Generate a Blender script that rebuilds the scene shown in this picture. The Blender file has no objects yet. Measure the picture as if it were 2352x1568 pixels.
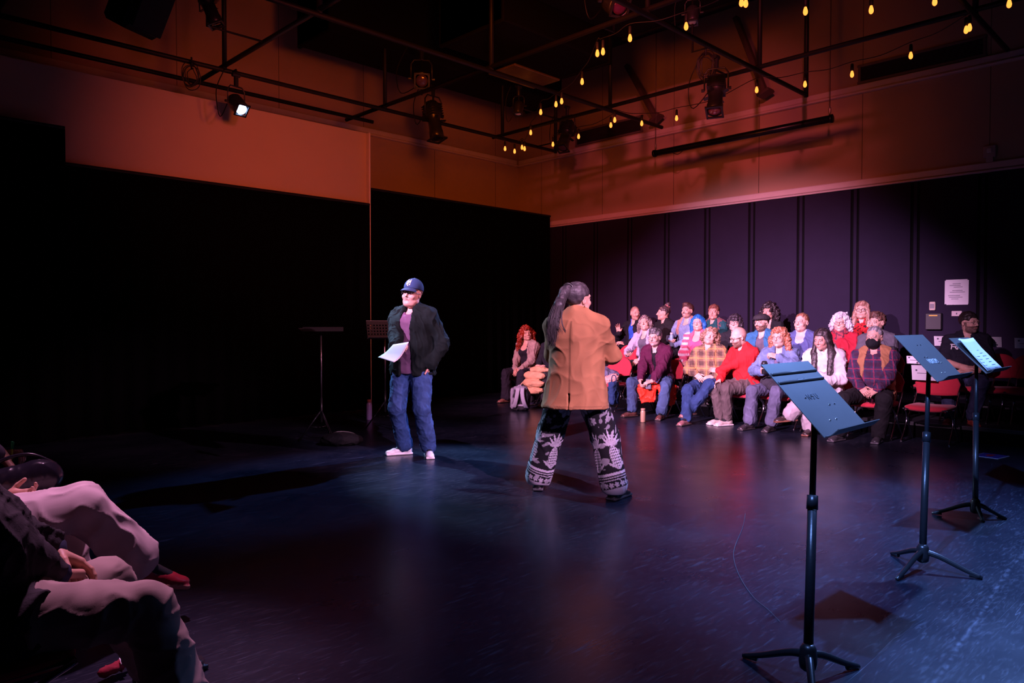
import bpy, math, random
import numpy as np
from mathutils import Vector, Matrix

SC = bpy.context.scene
COL = SC.collection
RNG = random.Random(7)
PI = math.pi

# ------------------------------------------------------------------ camera
FPX = 1692.0
CAM_Z = 1.35
YAW = math.radians(-44.5)
PITCH = math.radians(-1.32)
cam_data = bpy.data.cameras.new('camera')
cam_data.sensor_width = 36.0
cam_data.lens = FPX / 2352.0 * 36.0
cam_data.clip_start = 0.05
cam_data.clip_end = 100.0
cam = bpy.data.objects.new('camera', cam_data)
COL.objects.link(cam)
cam.location = (0, 0, CAM_Z)
cam.rotation_euler = (PI / 2 + PITCH, 0, YAW)
SC.camera = cam

# ------------------------------------------------------------------ colour management
SC.view_settings.view_transform = 'Standard'
SC.view_settings.look = 'None'
SC.view_settings.exposure = 0.0
SC.view_settings.gamma = 1.0
SC.view_settings.use_curve_mapping = False
try:
    SC.cycles.use_adaptive_sampling = True
    SC.cycles.adaptive_threshold = 0.02
    SC.cycles.use_denoising = True
    SC.cycles.max_bounces = 5
    SC.cycles.diffuse_bounces = 2
    SC.cycles.glossy_bounces = 3
    SC.cycles.sample_clamp_indirect = 4.0
except Exception:
    pass

# ------------------------------------------------------------------ world: an unlit black box theatre
W = bpy.data.worlds.new('world')
SC.world = W
W.use_nodes = True
W.node_tree.nodes['Background'].inputs[0].default_value = (0.10, 0.03, 0.06, 1)
W.node_tree.nodes['Background'].inputs[1].default_value = 0.002

# ------------------------------------------------------------------ stage lights (placed to suit their light; only the backlight has a fixture)
def spot(name, loc, target, color, watts, angle, blend=0.4, radius=0.06):
    d = bpy.data.lights.new(name, 'SPOT')
    d.color = color
    d.energy = watts
    d.spot_size = math.radians(angle)
    d.spot_blend = blend
    d.shadow_soft_size = radius
    o = bpy.data.objects.new(name, d)
    COL.objects.link(o)
    o.location = loc
    o.rotation_euler = (Vector(target) - Vector(loc)).to_track_quat('-Z', 'Y').to_euler()
    return o

BLUE = (0.19, 0.36, 1.0)
ICE = (0.40, 0.60, 1.0)
LAV = (1.0, 0.52, 0.92)
ROSE = (1.0, 0.40, 0.62)
PINK = (1.0, 0.12, 0.19)
ORANGE = (1.0, 0.15, 0.012)
RED = (1.0, 0.04, 0.08)
LAMP_BACK = (4.22, 9.22, 4.08)
spot('backlight_lamp', LAMP_BACK, (4.7, 5.4, 0.9), ICE, 2000, 34, 0.6, 0.06)
# blue stage light from both ends of the nearest pipes
spot('blue_lamp', (1.65, 1.20, 4.45), (5.0, 1.0, 0.0), BLUE, 2600, 54, 0.9, 0.05)
spot('blue_lamp', (7.8, 1.25, 4.35), (4.9, 1.3, 0.0), BLUE, 2000, 60, 0.9, 0.05)
spot('blue_lamp', (9.0, 6.4, 4.1), (4.5, 5.8, 0.6), BLUE, 1900, 26, 0.7, 0.05)
# lavender front light on the two performers
spot('front_lamp', (2.7, -1.2, 4.55), (4.4, 4.1, 1.0), LAV, 3000, 22, 0.7, 0.05)
spot('front_lamp', (6.6, -0.2, 4.1), (4.4, 5.95, 1.15), ROSE, 1500, 22, 0.8, 0.05)
# lavender house wash on the audience
spot('wash_lamp', (-0.6, 2.4, 4.55), (9.9, 4.6, 0.9), LAV, 8200, 27, 1.0, 0.06)
spot('wash_lamp', (-0.8, 5.6, 4.55), (9.9, 6.0, 0.9), LAV, 9800, 34, 1.0, 0.06)
spot('wash_lamp', (-0.8, 7.9, 4.55), (9.6, 8.5, 0.9), ROSE, 6000, 25, 1.0, 0.06)
spot('wash_lamp', (1.66, 4.3, 4.45), (0.55, 3.0, 0.5), (1.0, 0.44, 0.80), 800, 36, 0.8, 0.06)
# warm light on the upper walls
spot('orange_lamp', (4.1, 4.6, 4.2), (11.9, 8.6, 4.0), ORANGE, 430, 84, 1.0, 0.5)
spot('orange_lamp', (3.9, 3.6, 3.4), (6.4, 9.9, 3.2), ORANGE, 420, 74, 1.0, 0.3)
spot('pink_lamp', (-0.3, -0.3, 5.2), (11.9, 7.4, 3.3), PINK, 2500, 28, 1.0, 0.12)
spot('pink_lamp', (3.0, 3.2, 3.7), (4.8, 9.9, 3.4), PINK, 230, 46, 1.0, 0.2)
spot('red_lamp', (4.1, 1.2, 4.6), (5.2, 4.8, 0.0), RED, 45, 70, 1.0, 0.10)

# ------------------------------------------------------------------ picture-to-place geometry
_cy, _sy = math.cos(YAW), math.sin(YAW)
FWD = Vector((-_sy * math.cos(PITCH), _cy * math.cos(PITCH), math.sin(PITCH)))
RGT = Vector((_cy, _sy, 0))
UPV = RGT.cross(FWD)
def ray(px, py):
    return FWD + RGT * ((px - 1176.0) / FPX) + UPV * (-(py - 784.0) / FPX)
def on_z(px, py, z=0.0):
    d = ray(px, py); t = (z - CAM_Z) / d.z
    return Vector((0, 0, CAM_Z)) + d * t
def on_x(px, py, x):
    d = ray(px, py); return Vector((0, 0, CAM_Z)) + d * (x / d.x)
def on_y(px, py, y):
    d = ray(px, py); return Vector((0, 0, CAM_Z)) + d * (y / d.y)
def at_d(px, py, dep):
    return Vector((0, 0, CAM_Z)) + ray(px, py) * dep

# ------------------------------------------------------------------ materials
MATS = {}
def _nt(name):
    m = bpy.data.materials.new(name); m.use_nodes = True
    nt = m.node_tree
    return m, nt, nt.nodes['Principled BSDF']
def mat(name, color, rough=0.6, metal=0.0, var=0.12, scale=9.0, bump=0.0, bscale=60.0, spec=0.5, sheen=0.0, coat=0.0):
    if name in MATS: return MATS[name]
    m, nt, b = _nt(name)
    N, L = nt.nodes, nt.links
    tc = N.new('ShaderNodeTexCoord')
    nz = N.new('ShaderNodeTexNoise'); nz.inputs['Scale'].default_value = scale; nz.inputs['Detail'].default_value = 4
    L.new(tc.outputs['Object'], nz.inputs['Vector'])
    mx = N.new('ShaderNodeMixRGB'); mx.blend_type = 'MIX'
    mx.inputs[1].default_value = tuple(c * (1 - var) for c in color[:3]) + (1,)
    mx.inputs[2].default_value = tuple(min(1, c * (1 + var)) for c in color[:3]) + (1,)
    L.new(nz.outputs['Fac'], mx.inputs[0]); L.new(mx.outputs[0], b.inputs['Base Color'])
    b.inputs['Roughness'].default_value = rough
    b.inputs['Metallic'].default_value = metal
    b.inputs['Specular IOR Level'].default_value = spec
    if sheen: b.inputs['Sheen Weight'].default_value = sheen
    if coat: b.inputs['Coat Weight'].default_value = coat
    if bump:
        n2 = N.new('ShaderNodeTexNoise'); n2.inputs['Scale'].default_value = bscale; n2.inputs['Detail'].default_value = 3
        L.new(tc.outputs['Object'], n2.inputs['Vector'])
        bp = N.new('ShaderNodeBump'); bp.inputs['Strength'].default_value = bump; bp.inputs['Distance'].default_value = 0.01
        L.new(n2.outputs['Fac'], bp.inputs['Height']); L.new(bp.outputs[0], b.inputs['Normal'])
    MATS[name] = m
    return m
def attr_mat(name, rough=0.7, spec=0.4, bump=0.15, bscale=180.0, sheen=0.0, sss=0.0):
    """colour comes from the garment's or body's own colour attribute"""
    m, nt, b = _nt(name)
    N, L = nt.nodes, nt.links
    a = N.new('ShaderNodeAttribute'); a.attribute_name = 'Col'
    L.new(a.outputs['Color'], b.inputs['Base Color'])
    b.inputs['Roughness'].default_value = rough
    b.inputs['Specular IOR Level'].default_value = spec
    if sheen:
        b.inputs['Sheen Weight'].default_value = sheen
    if sss:
        b.inputs['Subsurface Weight'].default_value = sss
        b.inputs['Subsurface Radius'].default_value = (0.02, 0.008, 0.005)
        b.inputs['Subsurface Scale'].default_value = 0.3
    tc = N.new('ShaderNodeTexCoord')
    n2 = N.new('ShaderNodeTexNoise'); n2.inputs['Scale'].default_value = bscale; n2.inputs['Detail'].default_value = 3
    L.new(tc.outputs['Object'], n2.inputs['Vector'])
    bp = N.new('ShaderNodeBump'); bp.inputs['Strength'].default_value = bump; bp.inputs['Distance'].default_value = 0.004
    L.new(n2.outputs['Fac'], bp.inputs['Height']); L.new(bp.outputs[0], b.inputs['Normal'])
    MATS[name] = m
    return m
def glow(name, color, strength):
    if name in MATS: return MATS[name]
    m, nt, b = _nt(name)
    b.inputs['Base Color'].default_value = tuple(color) + (1,)
    b.inputs['Emission Color'].default_value = tuple(color) + (1,)
    b.inputs['Emission Strength'].default_value = strength
    MATS[name] = m
    return m
SKIN = attr_mat('skin', 0.5, 0.4, 0.05, 300)
FINE = attr_mat('fine_cloth', 0.85, 0.25, 0.12, 500)
CLOTH = attr_mat('cloth', 0.85, 0.25, 0.25, 160)
VELVET = attr_mat('corduroy', 0.85, 0.15, 0.3, 220)
LEATHER = attr_mat('leather', 0.35, 0.5, 0.1, 120)
HAIR = attr_mat('hair', 0.46, 0.45, 0.2, 160)
# ------------------------------------------------------------------ objects, things, parts
def tag(o, label=None, cat=None, group=None, kind=None):
    if label: o['label'] = label
    if cat: o['category'] = cat
    if group: o['group'] = group
    if kind: o['kind'] = kind
    return o
def thing(name, label, cat, loc=(0, 0, 0), rotz=0.0, group=None):
    o = bpy.data.objects.new(name, None); COL.objects.link(o)
    o.empty_display_size = 0.1
    o.location = loc; o.rotation_euler = (0, 0, rotz)
    return tag(o, label, cat, group)
def link(name, me, m, parent=None, smooth=True):
    o = bpy.data.objects.new(name, me); COL.objects.link(o)
    if m is not None:
        for mm in (m if isinstance(m, (list, tuple)) else [m]): me.materials.append(mm)
    if smooth and len(me.polygons):
        me.polygons.foreach_set('use_smooth', [True] * len(me.polygons))
    if parent is not None: o.parent = parent
    return o
def dup(root, loc, rotz=None, label=None, group=None):
    r = root.copy(); COL.objects.link(r); r.location = loc
    if rotz is not None: r.rotation_euler = (0, 0, rotz)
    if label: r['label'] = label
    if group: r['group'] = group
    for ch in list(root.children):
        c = ch.copy(); COL.objects.link(c); c.parent = r
        for g in list(ch.children):
            d = g.copy(); COL.objects.link(d); d.parent = c
    return r

class MB:
    """collects polygons of one mesh"""
    def __init__(s): s.v = []; s.f = []; s.mi = []; s.cur = 0
    def add(s, vs, fs):
        n = len(s.v); s.v += [tuple(x) for x in vs]
        for f in fs: s.f.append([n + i for i in f]); s.mi.append(s.cur)
        return s
    def box(s, c, size, rot=None, bev=0.0):
        hx, hy, hz = [x / 2 for x in size]
        b = min(bev, hx * .98, hy * .98, hz * .98)
        R = rot if rot is not None else Matrix.Identity(3)
        c = Vector(c)
        if b <= 0:
            vs = [c + R @ Vector((x * hx, y * hy, z * hz)) for z in (-1, 1) for y in (-1, 1) for x in (-1, 1)]
            fs = [(0, 2, 3, 1), (4, 5, 7, 6), (0, 1, 5, 4), (2, 6, 7, 3), (0, 4, 6, 2), (1, 3, 7, 5)]
            return s.add(vs, fs)
        # chamfered box: 24 verts
        vs = []; key = {}
        for sx in (-1, 1):
            for sy in (-1, 1):
                for sz in (-1, 1):
                    for ax in range(3):
                        p = [sx * (hx - b), sy * (hy - b), sz * (hz - b)]
                        p[ax] = (sx * hx, sy * hy, sz * hz)[ax]
                        key[(sx, sy, sz, ax)] = len(vs); vs.append(c + R @ Vector(p))
        fs = []
        for ax in range(3):
            o1, o2 = [(1, 2), (2, 0), (0, 1)][ax]
            for sg in (-1, 1):
                q = []
                for (a, d) in ((-1, -1), (1, -1), (1, 1), (-1, 1)):
                    k = [0, 0, 0]; k[ax] = sg; k[o1] = a; k[o2] = d; q.append(key[(k[0], k[1], k[2], ax)])
                fs.append(q if sg > 0 else q[::-1])
        for ax in range(3):
            o1, o2 = [(1, 2), (2, 0), (0, 1)][ax]
            for a in (-1, 1):
                for d in (-1, 1):
                    def kk(e, which):
                        k = [0, 0, 0]; k[ax] = e; k[o1] = a; k[o2] = d; return key[(k[0], k[1], k[2], which)]
                    q = [kk(-1, o1), kk(1, o1), kk(1, o2), kk(-1, o2)]
                    fs.append(q if a * d < 0 else q[::-1])
        for sx in (-1, 1):
            for sy in (-1, 1):
                for sz in (-1, 1):
                    q = [key[(sx, sy, sz, i)] for i in range(3)]
                    fs.append(q if sx * sy * sz > 0 else q[::-1])
        return s.add(vs, fs)
    def tube(s, pts, r, n=10, caps=True, closed=False):
        pts = [Vector(p) for p in pts]; m = len(pts)
        rs = r if isinstance(r, (list, tuple)) else [r] * m
        rings = []; up = None
        for i, p in enumerate(pts):
            a = pts[i - 1] if (i > 0 or closed) else p
            b = pts[(i + 1) % m] if (i < m - 1 or closed) else p
            t = (b - a)
            t = t.normalized() if t.length > 1e-9 else Vector((0, 0, 1))
            if up is None:
                up = Vector((0, 0, 1)) if abs(t.z) < .9 else Vector((1, 0, 0))
            x = up - t * up.dot(t)
            x = x.normalized() if x.length > 1e-6 else t.orthogonal().normalized()
            up = x; y = t.cross(x)
            rings.append([p + x * (rs[i] * math.cos(2 * PI * k / n)) + y * (rs[i] * math.sin(2 * PI * k / n)) for k in range(n)])
        vs = [v for rg in rings for v in rg]; fs = []
        for i in range(m if closed else m - 1):
            j = (i + 1) % m
            for k in range(n):
                fs.append((i * n + k, i * n + (k + 1) % n, j * n + (k + 1) % n, j * n + k))
        if caps and not closed:
            fs.append(list(range(n))[::-1]); fs.append([(m - 1) * n + k for k in range(n)])
        return s.add(vs, fs)
    def lathe(s, prof, n=20, org=(0, 0, 0), rot=None, caps=True):
        org = Vector(org); R = rot if rot is not None else Matrix.Identity(3)
        vs = []; fs = []; m = len(prof)
        for (r, z) in prof:
            for k in range(n):
                a = 2 * PI * k / n
                vs.append(org + R @ Vector((r * math.cos(a), r * math.sin(a), z)))
        for i in range(m - 1):
            for k in range(n):
                fs.append((i * n + k, i * n + (k + 1) % n, (i + 1) * n + (k + 1) % n, (i + 1) * n + k))
        if caps:
            fs.append(list(range(n))[::-1]); fs.append([(m - 1) * n + k for k in range(n)])
        return s.add(vs, fs)
    def grid(s, fn, nu, nv, thick=0.0):
        """sheet fn(u,v); thick gives it a back"""
        A = [[Vector(fn(i / nu, j / nv)) for j in range(nv + 1)] for i in range(nu + 1)]
        idx = lambda i, j: i * (nv + 1) + j
        vs = [A[i][j] for i in range(nu + 1) for j in range(nv + 1)]
        fs = [(idx(i, j), idx(i + 1, j), idx(i + 1, j + 1), idx(i, j + 1)) for i in range(nu) for j in range(nv)]
        if thick:
            o = len(vs); bk = []
            for i in range(nu + 1):
                for j in range(nv + 1):
                    du = A[min(i + 1, nu)][j] - A[max(i - 1, 0)][j]; dv = A[i][min(j + 1, nv)] - A[i][max(j - 1, 0)]
                    nn = du.cross(dv); nn = nn.normalized() if nn.length > 1e-12 else Vector((0, 0, 1))
                    bk.append(A[i][j] - nn * thick)
            vs += bk
            fs += [(o + idx(i, j + 1), o + idx(i + 1, j + 1), o + idx(i + 1, j), o + idx(i, j)) for i in range(nu) for j in range(nv)]
            for i in range(nu):
                fs.append((idx(i + 1, 0), idx(i, 0), o + idx(i, 0), o + idx(i + 1, 0)))
                fs.append((idx(i, nv), idx(i + 1, nv), o + idx(i + 1, nv), o + idx(i, nv)))
            for j in range(nv):
                fs.append((idx(0, j), idx(0, j + 1), o + idx(0, j + 1), o + idx(0, j)))
                fs.append((idx(nu, j + 1), idx(nu, j), o + idx(nu, j), o + idx(nu, j + 1)))
        return s.add(vs, fs)
    def build(s, name, m, parent=None, smooth=False):
        me = bpy.data.meshes.new(name)
        me.from_pydata(s.v, [], s.f)
        o = link(name, me, m, parent, smooth)
        if any(s.mi): me.polygons.foreach_set('material_index', s.mi)
        me.update()
        return o
def rot_to(d, up=(0, 0, 1)):
    """3x3 whose z axis points along d"""
    z = Vector(d).normalized(); u = Vector(up)
    if abs(z.dot(u.normalized())) > .98: u = Vector((0, 1, 0))
    x = u.cross(z).normalized(); y = z.cross(x)
    return Matrix((x, y, z)).transposed()
def smoothly(pts, per=6):
    """Catmull-Rom through pts"""
    P = [Vector(p) for p in pts]; out = []
    for i in range(len(P) - 1):
        p0 = P[max(i - 1, 0)]; p1 = P[i]; p2 = P[i + 1]; p3 = P[min(i + 2, len(P) - 1)]
        for k in range(per):
            t = k / per
            out.append(.5 * ((2 * p1) + (p2 - p0) * t + (2 * p0 - 5 * p1 + 4 * p2 - p3) * t * t + (3 * p1 - p0 - 3 * p2 + p3) * t ** 3))
    out.append(P[-1]); return out
def text_mesh(body, size, depth=0.0, shear=0.0, space=1.0, extrude=0.0006):
    cu = bpy.data.curves.new('lettering', 'FONT'); cu.body = body; cu.size = size
    cu.align_x = 'CENTER'; cu.align_y = 'CENTER'; cu.shear = shear; cu.space_character = space
    cu.extrude = extrude
    o = bpy.data.objects.new('lettering', cu); COL.objects.link(o)
    bpy.context.view_layer.update()
    me = bpy.data.meshes.new_from_object(o.evaluated_get(bpy.context.evaluated_depsgraph_get()))
    bpy.data.objects.remove(o); bpy.data.curves.remove(cu)
    return me

# ------------------------------------------------------------------ soft solids: unions of rounded shapes turned into one continuous mesh
f32 = np.float32
def A3(v): return np.array(v, dtype=np.float64)
def uv_(v):
    v = A3(v); n = np.linalg.norm(v); return v / n if n > 1e-9 else v
class Prim:
    __slots__ = ('fn', 'lo', 'hi', 'k', 'op')
    def __init__(s, fn, lo, hi, k=0.02, op=0): s.fn = fn; s.lo = A3(lo); s.hi = A3(hi); s.k = k; s.op = op
def cap(a, b, ra, rb=None, k=0.02, op=0):
    a = A3(a); b = A3(b); rb = ra if rb is None else rb
    ab = b - a; L2 = max(float(ab @ ab), 1e-9)
    def fn(X, Y, Z):
        px, py, pz = X - a[0], Y - a[1], Z - a[2]
        t = np.clip((px * ab[0] + py * ab[1] + pz * ab[2]) / L2, 0, 1)
        return np.sqrt((px - t * ab[0]) ** 2 + (py - t * ab[1]) ** 2 + (pz - t * ab[2]) ** 2) - (ra + (rb - ra) * t)
    R = max(ra, rb)
    return Prim(fn, np.minimum(a, b) - R, np.maximum(a, b) + R, k, op)
def ell(c, r, R=None, k=0.02, op=0):
    c = A3(c); r = A3(r); M = np.eye(3) if R is None else np.array(R)
    def fn(X, Y, Z):
        px, py, pz = X - c[0], Y - c[1], Z - c[2]
        q = [(px * M[0, i] + py * M[1, i] + pz * M[2, i]) / r[i] for i in range(3)]
        k0 = np.sqrt(q[0] ** 2 + q[1] ** 2 + q[2] ** 2) + 1e-6
        k1 = np.sqrt((q[0] / r[0]) ** 2 + (q[1] / r[1]) ** 2 + (q[2] / r[2]) ** 2) + 1e-6
        return k0 * (k0 - 1) / k1
    e = np.abs(M) @ r
    return Prim(fn, c - e, c + e, k, op)
def ecap(a, b, ra, rb, xa, k=0.04, op=0):
    """tapered column with elliptical section: ra, rb = (half width along xa, half depth)"""
    a = A3(a); b = A3(b); ab = b - a; L = np.linalg.norm(ab); z = ab / max(L, 1e-9)
    x = A3(xa); x = uv_(x - z * (x @ z)); y = np.cross(z, x)
    def fn(X, Y, Z):
        px, py, pz = X - a[0], Y - a[1], Z - a[2]
        h = px * z[0] + py * z[1] + pz * z[2]
        t = np.clip(h / max(L, 1e-9), 0, 1)
        rx = ra[0] + (rb[0] - ra[0]) * t; ry = ra[1] + (rb[1] - ra[1]) * t; rz = np.minimum(rx, ry)
        lx = (px * x[0] + py * x[1] + pz * x[2]) / rx; ly = (px * y[0] + py * y[1] + pz * y[2]) / ry
        lz = (h - t * L) / rz
        k0 = np.sqrt(lx ** 2 + ly ** 2 + lz ** 2) + 1e-6
        k1 = np.sqrt((lx / rx) ** 2 + (ly / ry) ** 2 + (lz / rz) ** 2) + 1e-6
        return k0 * (k0 - 1) / k1
    R = max(ra[0], ra[1], rb[0], rb[1])
    return Prim(fn, np.minimum(a, b) - R, np.maximum(a, b) + R, k, op)
def rbox(c, h, r=0.01, R=None, k=0.01, op=0):
    c = A3(c); h = A3(h) - r; M = np.eye(3) if R is None else np.array(R)
    def fn(X, Y, Z):
        px, py, pz = X - c[0], Y - c[1], Z - c[2]
        q = [np.abs(px * M[0, i] + py * M[1, i] + pz * M[2, i]) - h[i] for i in range(3)]
        out = np.sqrt(np.maximum(q[0], 0) ** 2 + np.maximum(q[1], 0) ** 2 + np.maximum(q[2], 0) ** 2)
        return out + np.minimum(np.maximum(q[0], np.maximum(q[1], q[2])), 0) - r
    e = np.abs(M) @ (h + r)
    return Prim(fn, c - e, c + e, k, op)
def torus(c, n, R, r, k=0.01, op=0, flat=1.0):
    c = A3(c); n = uv_(n)
    def fn(X, Y, Z):
        px, py, pz = X - c[0], Y - c[1], Z - c[2]
        h = px * n[0] + py * n[1] + pz * n[2]
        q = np.sqrt(np.maximum(px ** 2 + py ** 2 + pz ** 2 - h ** 2, 0)) - R
        return np.sqrt(q ** 2 + (h * flat) ** 2) - r
    return Prim(fn, c - (R + r / min(flat, 1)), c + (R + r / min(flat, 1)), k, op)
def plane(o, n, k=0.004):
    """keep what lies behind the plane (o, outward n)"""
    o = A3(o); n = uv_(n)
    def fn(X, Y, Z): return (X - o[0]) * n[0] + (Y - o[1]) * n[1] + (Z - o[2]) * n[2]
    return Prim(fn, (-9, -9, -9), (9, 9, 9), k, 2)

_E = [((0,0,0),(1,0,0)),((0,1,0),(1,1,0)),((0,0,1),(1,0,1)),((0,1,1),(1,1,1)),
      ((0,0,0),(0,1,0)),((1,0,0),(1,1,0)),((0,0,1),(0,1,1)),((1,0,1),(1,1,1)),
      ((0,0,0),(0,0,1)),((1,0,0),(1,0,1)),((0,1,0),(0,1,1)),((1,1,0),(1,1,1))]
def polygonize(prims, vox, warp=None):
    adds = [p for p in prims if p.op == 0]
    lo = np.min([p.lo for p in adds], axis=0) - 3 * vox - .012
    hi = np.max([p.hi for p in adds], axis=0) + 3 * vox + .012
    n = np.maximum(np.ceil((hi - lo) / vox).astype(int) + 1, 4)
    D = np.full(n, 1.0, dtype=f32)
    ax = [(lo[i] + vox * np.arange(n[i])).astype(f32) for i in range(3)]
    for p in prims:
        m = p.k + 4 * vox
        i0 = np.clip(np.floor((p.lo - m - lo) / vox).astype(int), 0, n); i1 = np.clip(np.ceil((p.hi + m - lo) / vox).astype(int) + 1, 0, n)
        if np.any(i1 <= i0): continue
        sl = tuple(slice(i0[i], i1[i]) for i in range(3))
        X = ax[0][sl[0]][:, None, None]; Y = ax[1][sl[1]][None, :, None]; Z = ax[2][sl[2]][None, None, :]
        d = np.asarray(p.fn(X, Y, Z), dtype=f32)
        cur = D[sl]
        k = max(p.k, 1e-4)
        if p.op == 0:
            h = np.maximum(k - np.abs(cur - d), 0) / k
            D[sl] = np.minimum(cur, d) - h * h * k * .25
        else:
            e = -d if p.op == 1 else d
            h = np.maximum(k - np.abs(cur - e), 0) / k
            D[sl] = np.maximum(cur, e) + h * h * k * .25
    S = D < 0
    c = np.zeros(tuple(n - 1), dtype=np.uint8)
    for i in (0, 1):
        for j in (0, 1):
            for k_ in (0, 1):
                c += S[i:n[0] - 1 + i, j:n[1] - 1 + j, k_:n[2] - 1 + k_]
    act = (c > 0) & (c < 8)
    cells = np.argwhere(act)
    if len(cells) == 0: return np.zeros((0, 3)), np.zeros((0, 4), dtype=np.int32)
    idx = np.full(act.shape, -1, dtype=np.int32); idx[act] = np.arange(len(cells), dtype=np.int32)
    acc = np.zeros((len(cells), 3)); cnt = np.zeros(len(cells))
    for a, b in _E:
        va = D[cells[:, 0] + a[0], cells[:, 1] + a[1], cells[:, 2] + a[2]]; vb = D[cells[:, 0] + b[0], cells[:, 1] + b[1], cells[:, 2] + b[2]]
        cr = (va < 0) != (vb < 0)
        t = np.where(cr, va / np.where(cr, va - vb, 1), 0)
        acc += cr[:, None] * (A3(a) + t[:, None] * (A3(b) - A3(a))); cnt += cr
    V = lo + (cells + acc / np.maximum(cnt, 1)[:, None]) * vox
    Q = []
    for axn in range(3):
        s0 = [slice(None)] * 3; s1 = [slice(None)] * 3
        s0[axn] = slice(0, -1); s1[axn] = slice(1, None)
        A = S[tuple(s0)]; ch = A != S[tuple(s1)]
        o1, o2 = [(1, 2), (2, 0), (0, 1)][axn]
        e = np.argwhere(ch)
        ok = (e[:, o1] >= 1) & (e[:, o1] < n[o1] - 1) & (e[:, o2] >= 1) & (e[:, o2] < n[o2] - 1)
        e = e[ok]
        ins = A[e[:, 0], e[:, 1], e[:, 2]]
        def cell(d1, d2):
            q = e.copy(); q[:, o1] += d1; q[:, o2] += d2
            return idx[q[:, 0], q[:, 1], q[:, 2]]
        quad = np.stack([cell(-1, -1), cell(0, -1), cell(0, 0), cell(-1, 0)], axis=1)
        quad[~ins] = quad[~ins][:, ::-1]
        Q.append(quad)
    return V, np.concatenate(Q)
def vnormals(V, Q):
    n = np.cross(V[Q[:, 2]] - V[Q[:, 0]], V[Q[:, 3]] - V[Q[:, 1]])
    N = np.zeros_like(V)
    for i in range(4): np.add.at(N, Q[:, i], n)
    return N / np.maximum(np.linalg.norm(N, axis=1), 1e-12)[:, None]
def nz3(P, f, seed=0):
    """smooth noise in about [-1, 1]"""
    r = np.random.RandomState(seed); out = 0
    for i in range(5):
        k = r.normal(size=3); k *= f * r.uniform(.7, 1.3) / np.linalg.norm(k)
        k2 = r.normal(size=3); k2 *= f * .6 / np.linalg.norm(k2)
        out = out + np.sin(P @ k + r.uniform(0, 6.28) + 1.3 * np.sin(P @ k2 + r.uniform(0, 6.28)))
    return out / 2.6
def folds(P, f, seed=0, stretch=(1, 1, .45)):
    n = nz3(P * A3(stretch), f, seed)
    return 1.25 * np.maximum(1 - 1.15 * np.abs(n), 0) ** 2.4 - .35 + .25 * nz3(P, f * .5, seed + 9)
def raw_mesh(name, V, Q, C=None):
    me = bpy.data.meshes.new(name)
    me.vertices.add(len(V)); me.vertices.foreach_set('co', np.ascontiguousarray(V, dtype=f32).ravel())
    m = len(Q); w = Q.shape[1]
    me.loops.add(m * w); me.loops.foreach_set('vertex_index', np.ascontiguousarray(Q, dtype=np.int32).ravel())
    me.polygons.add(m); me.polygons.foreach_set('loop_start', np.arange(0, m * w, w, dtype=np.int32))
    me.polygons.foreach_set('use_smooth', np.ones(m, dtype=bool))
    if C is not None:
        at = me.color_attributes.new('Col', 'FLOAT_COLOR', 'POINT')
        c4 = np.ones((len(V), 4), dtype=f32); c4[:, :3] = C
        at.data.foreach_set('color', c4.ravel())
    me.update(calc_edges=True); me.validate()
    return me
def solid(name, prims, vox, color, m, parent=None, wr=0.0, wf=30.0, seed=0, stretch=(1, 1, .45), var=0.10, colfn=None):
    """one continuous mesh; color is linear rgb or a function of the points"""
    V, Q = polygonize(prims, vox)
    if wr:
        N = vnormals(V, Q)
        V = V + N * (wr * folds(V, wf, seed, stretch) + .5 * wr * folds(V, wf * 2.1, seed + 5, stretch))[:, None]
    if callable(color): C = color(V)
    else:
        C = np.tile(A3(color), (len(V), 1)) * (1 + var * nz3(V, 60, seed + 3))[:, None]
    if colfn: C = colfn(V, C)
    return link(name, raw_mesh(name, V, Q, np.clip(C, 0, 1)), m, parent, smooth=False)
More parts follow.
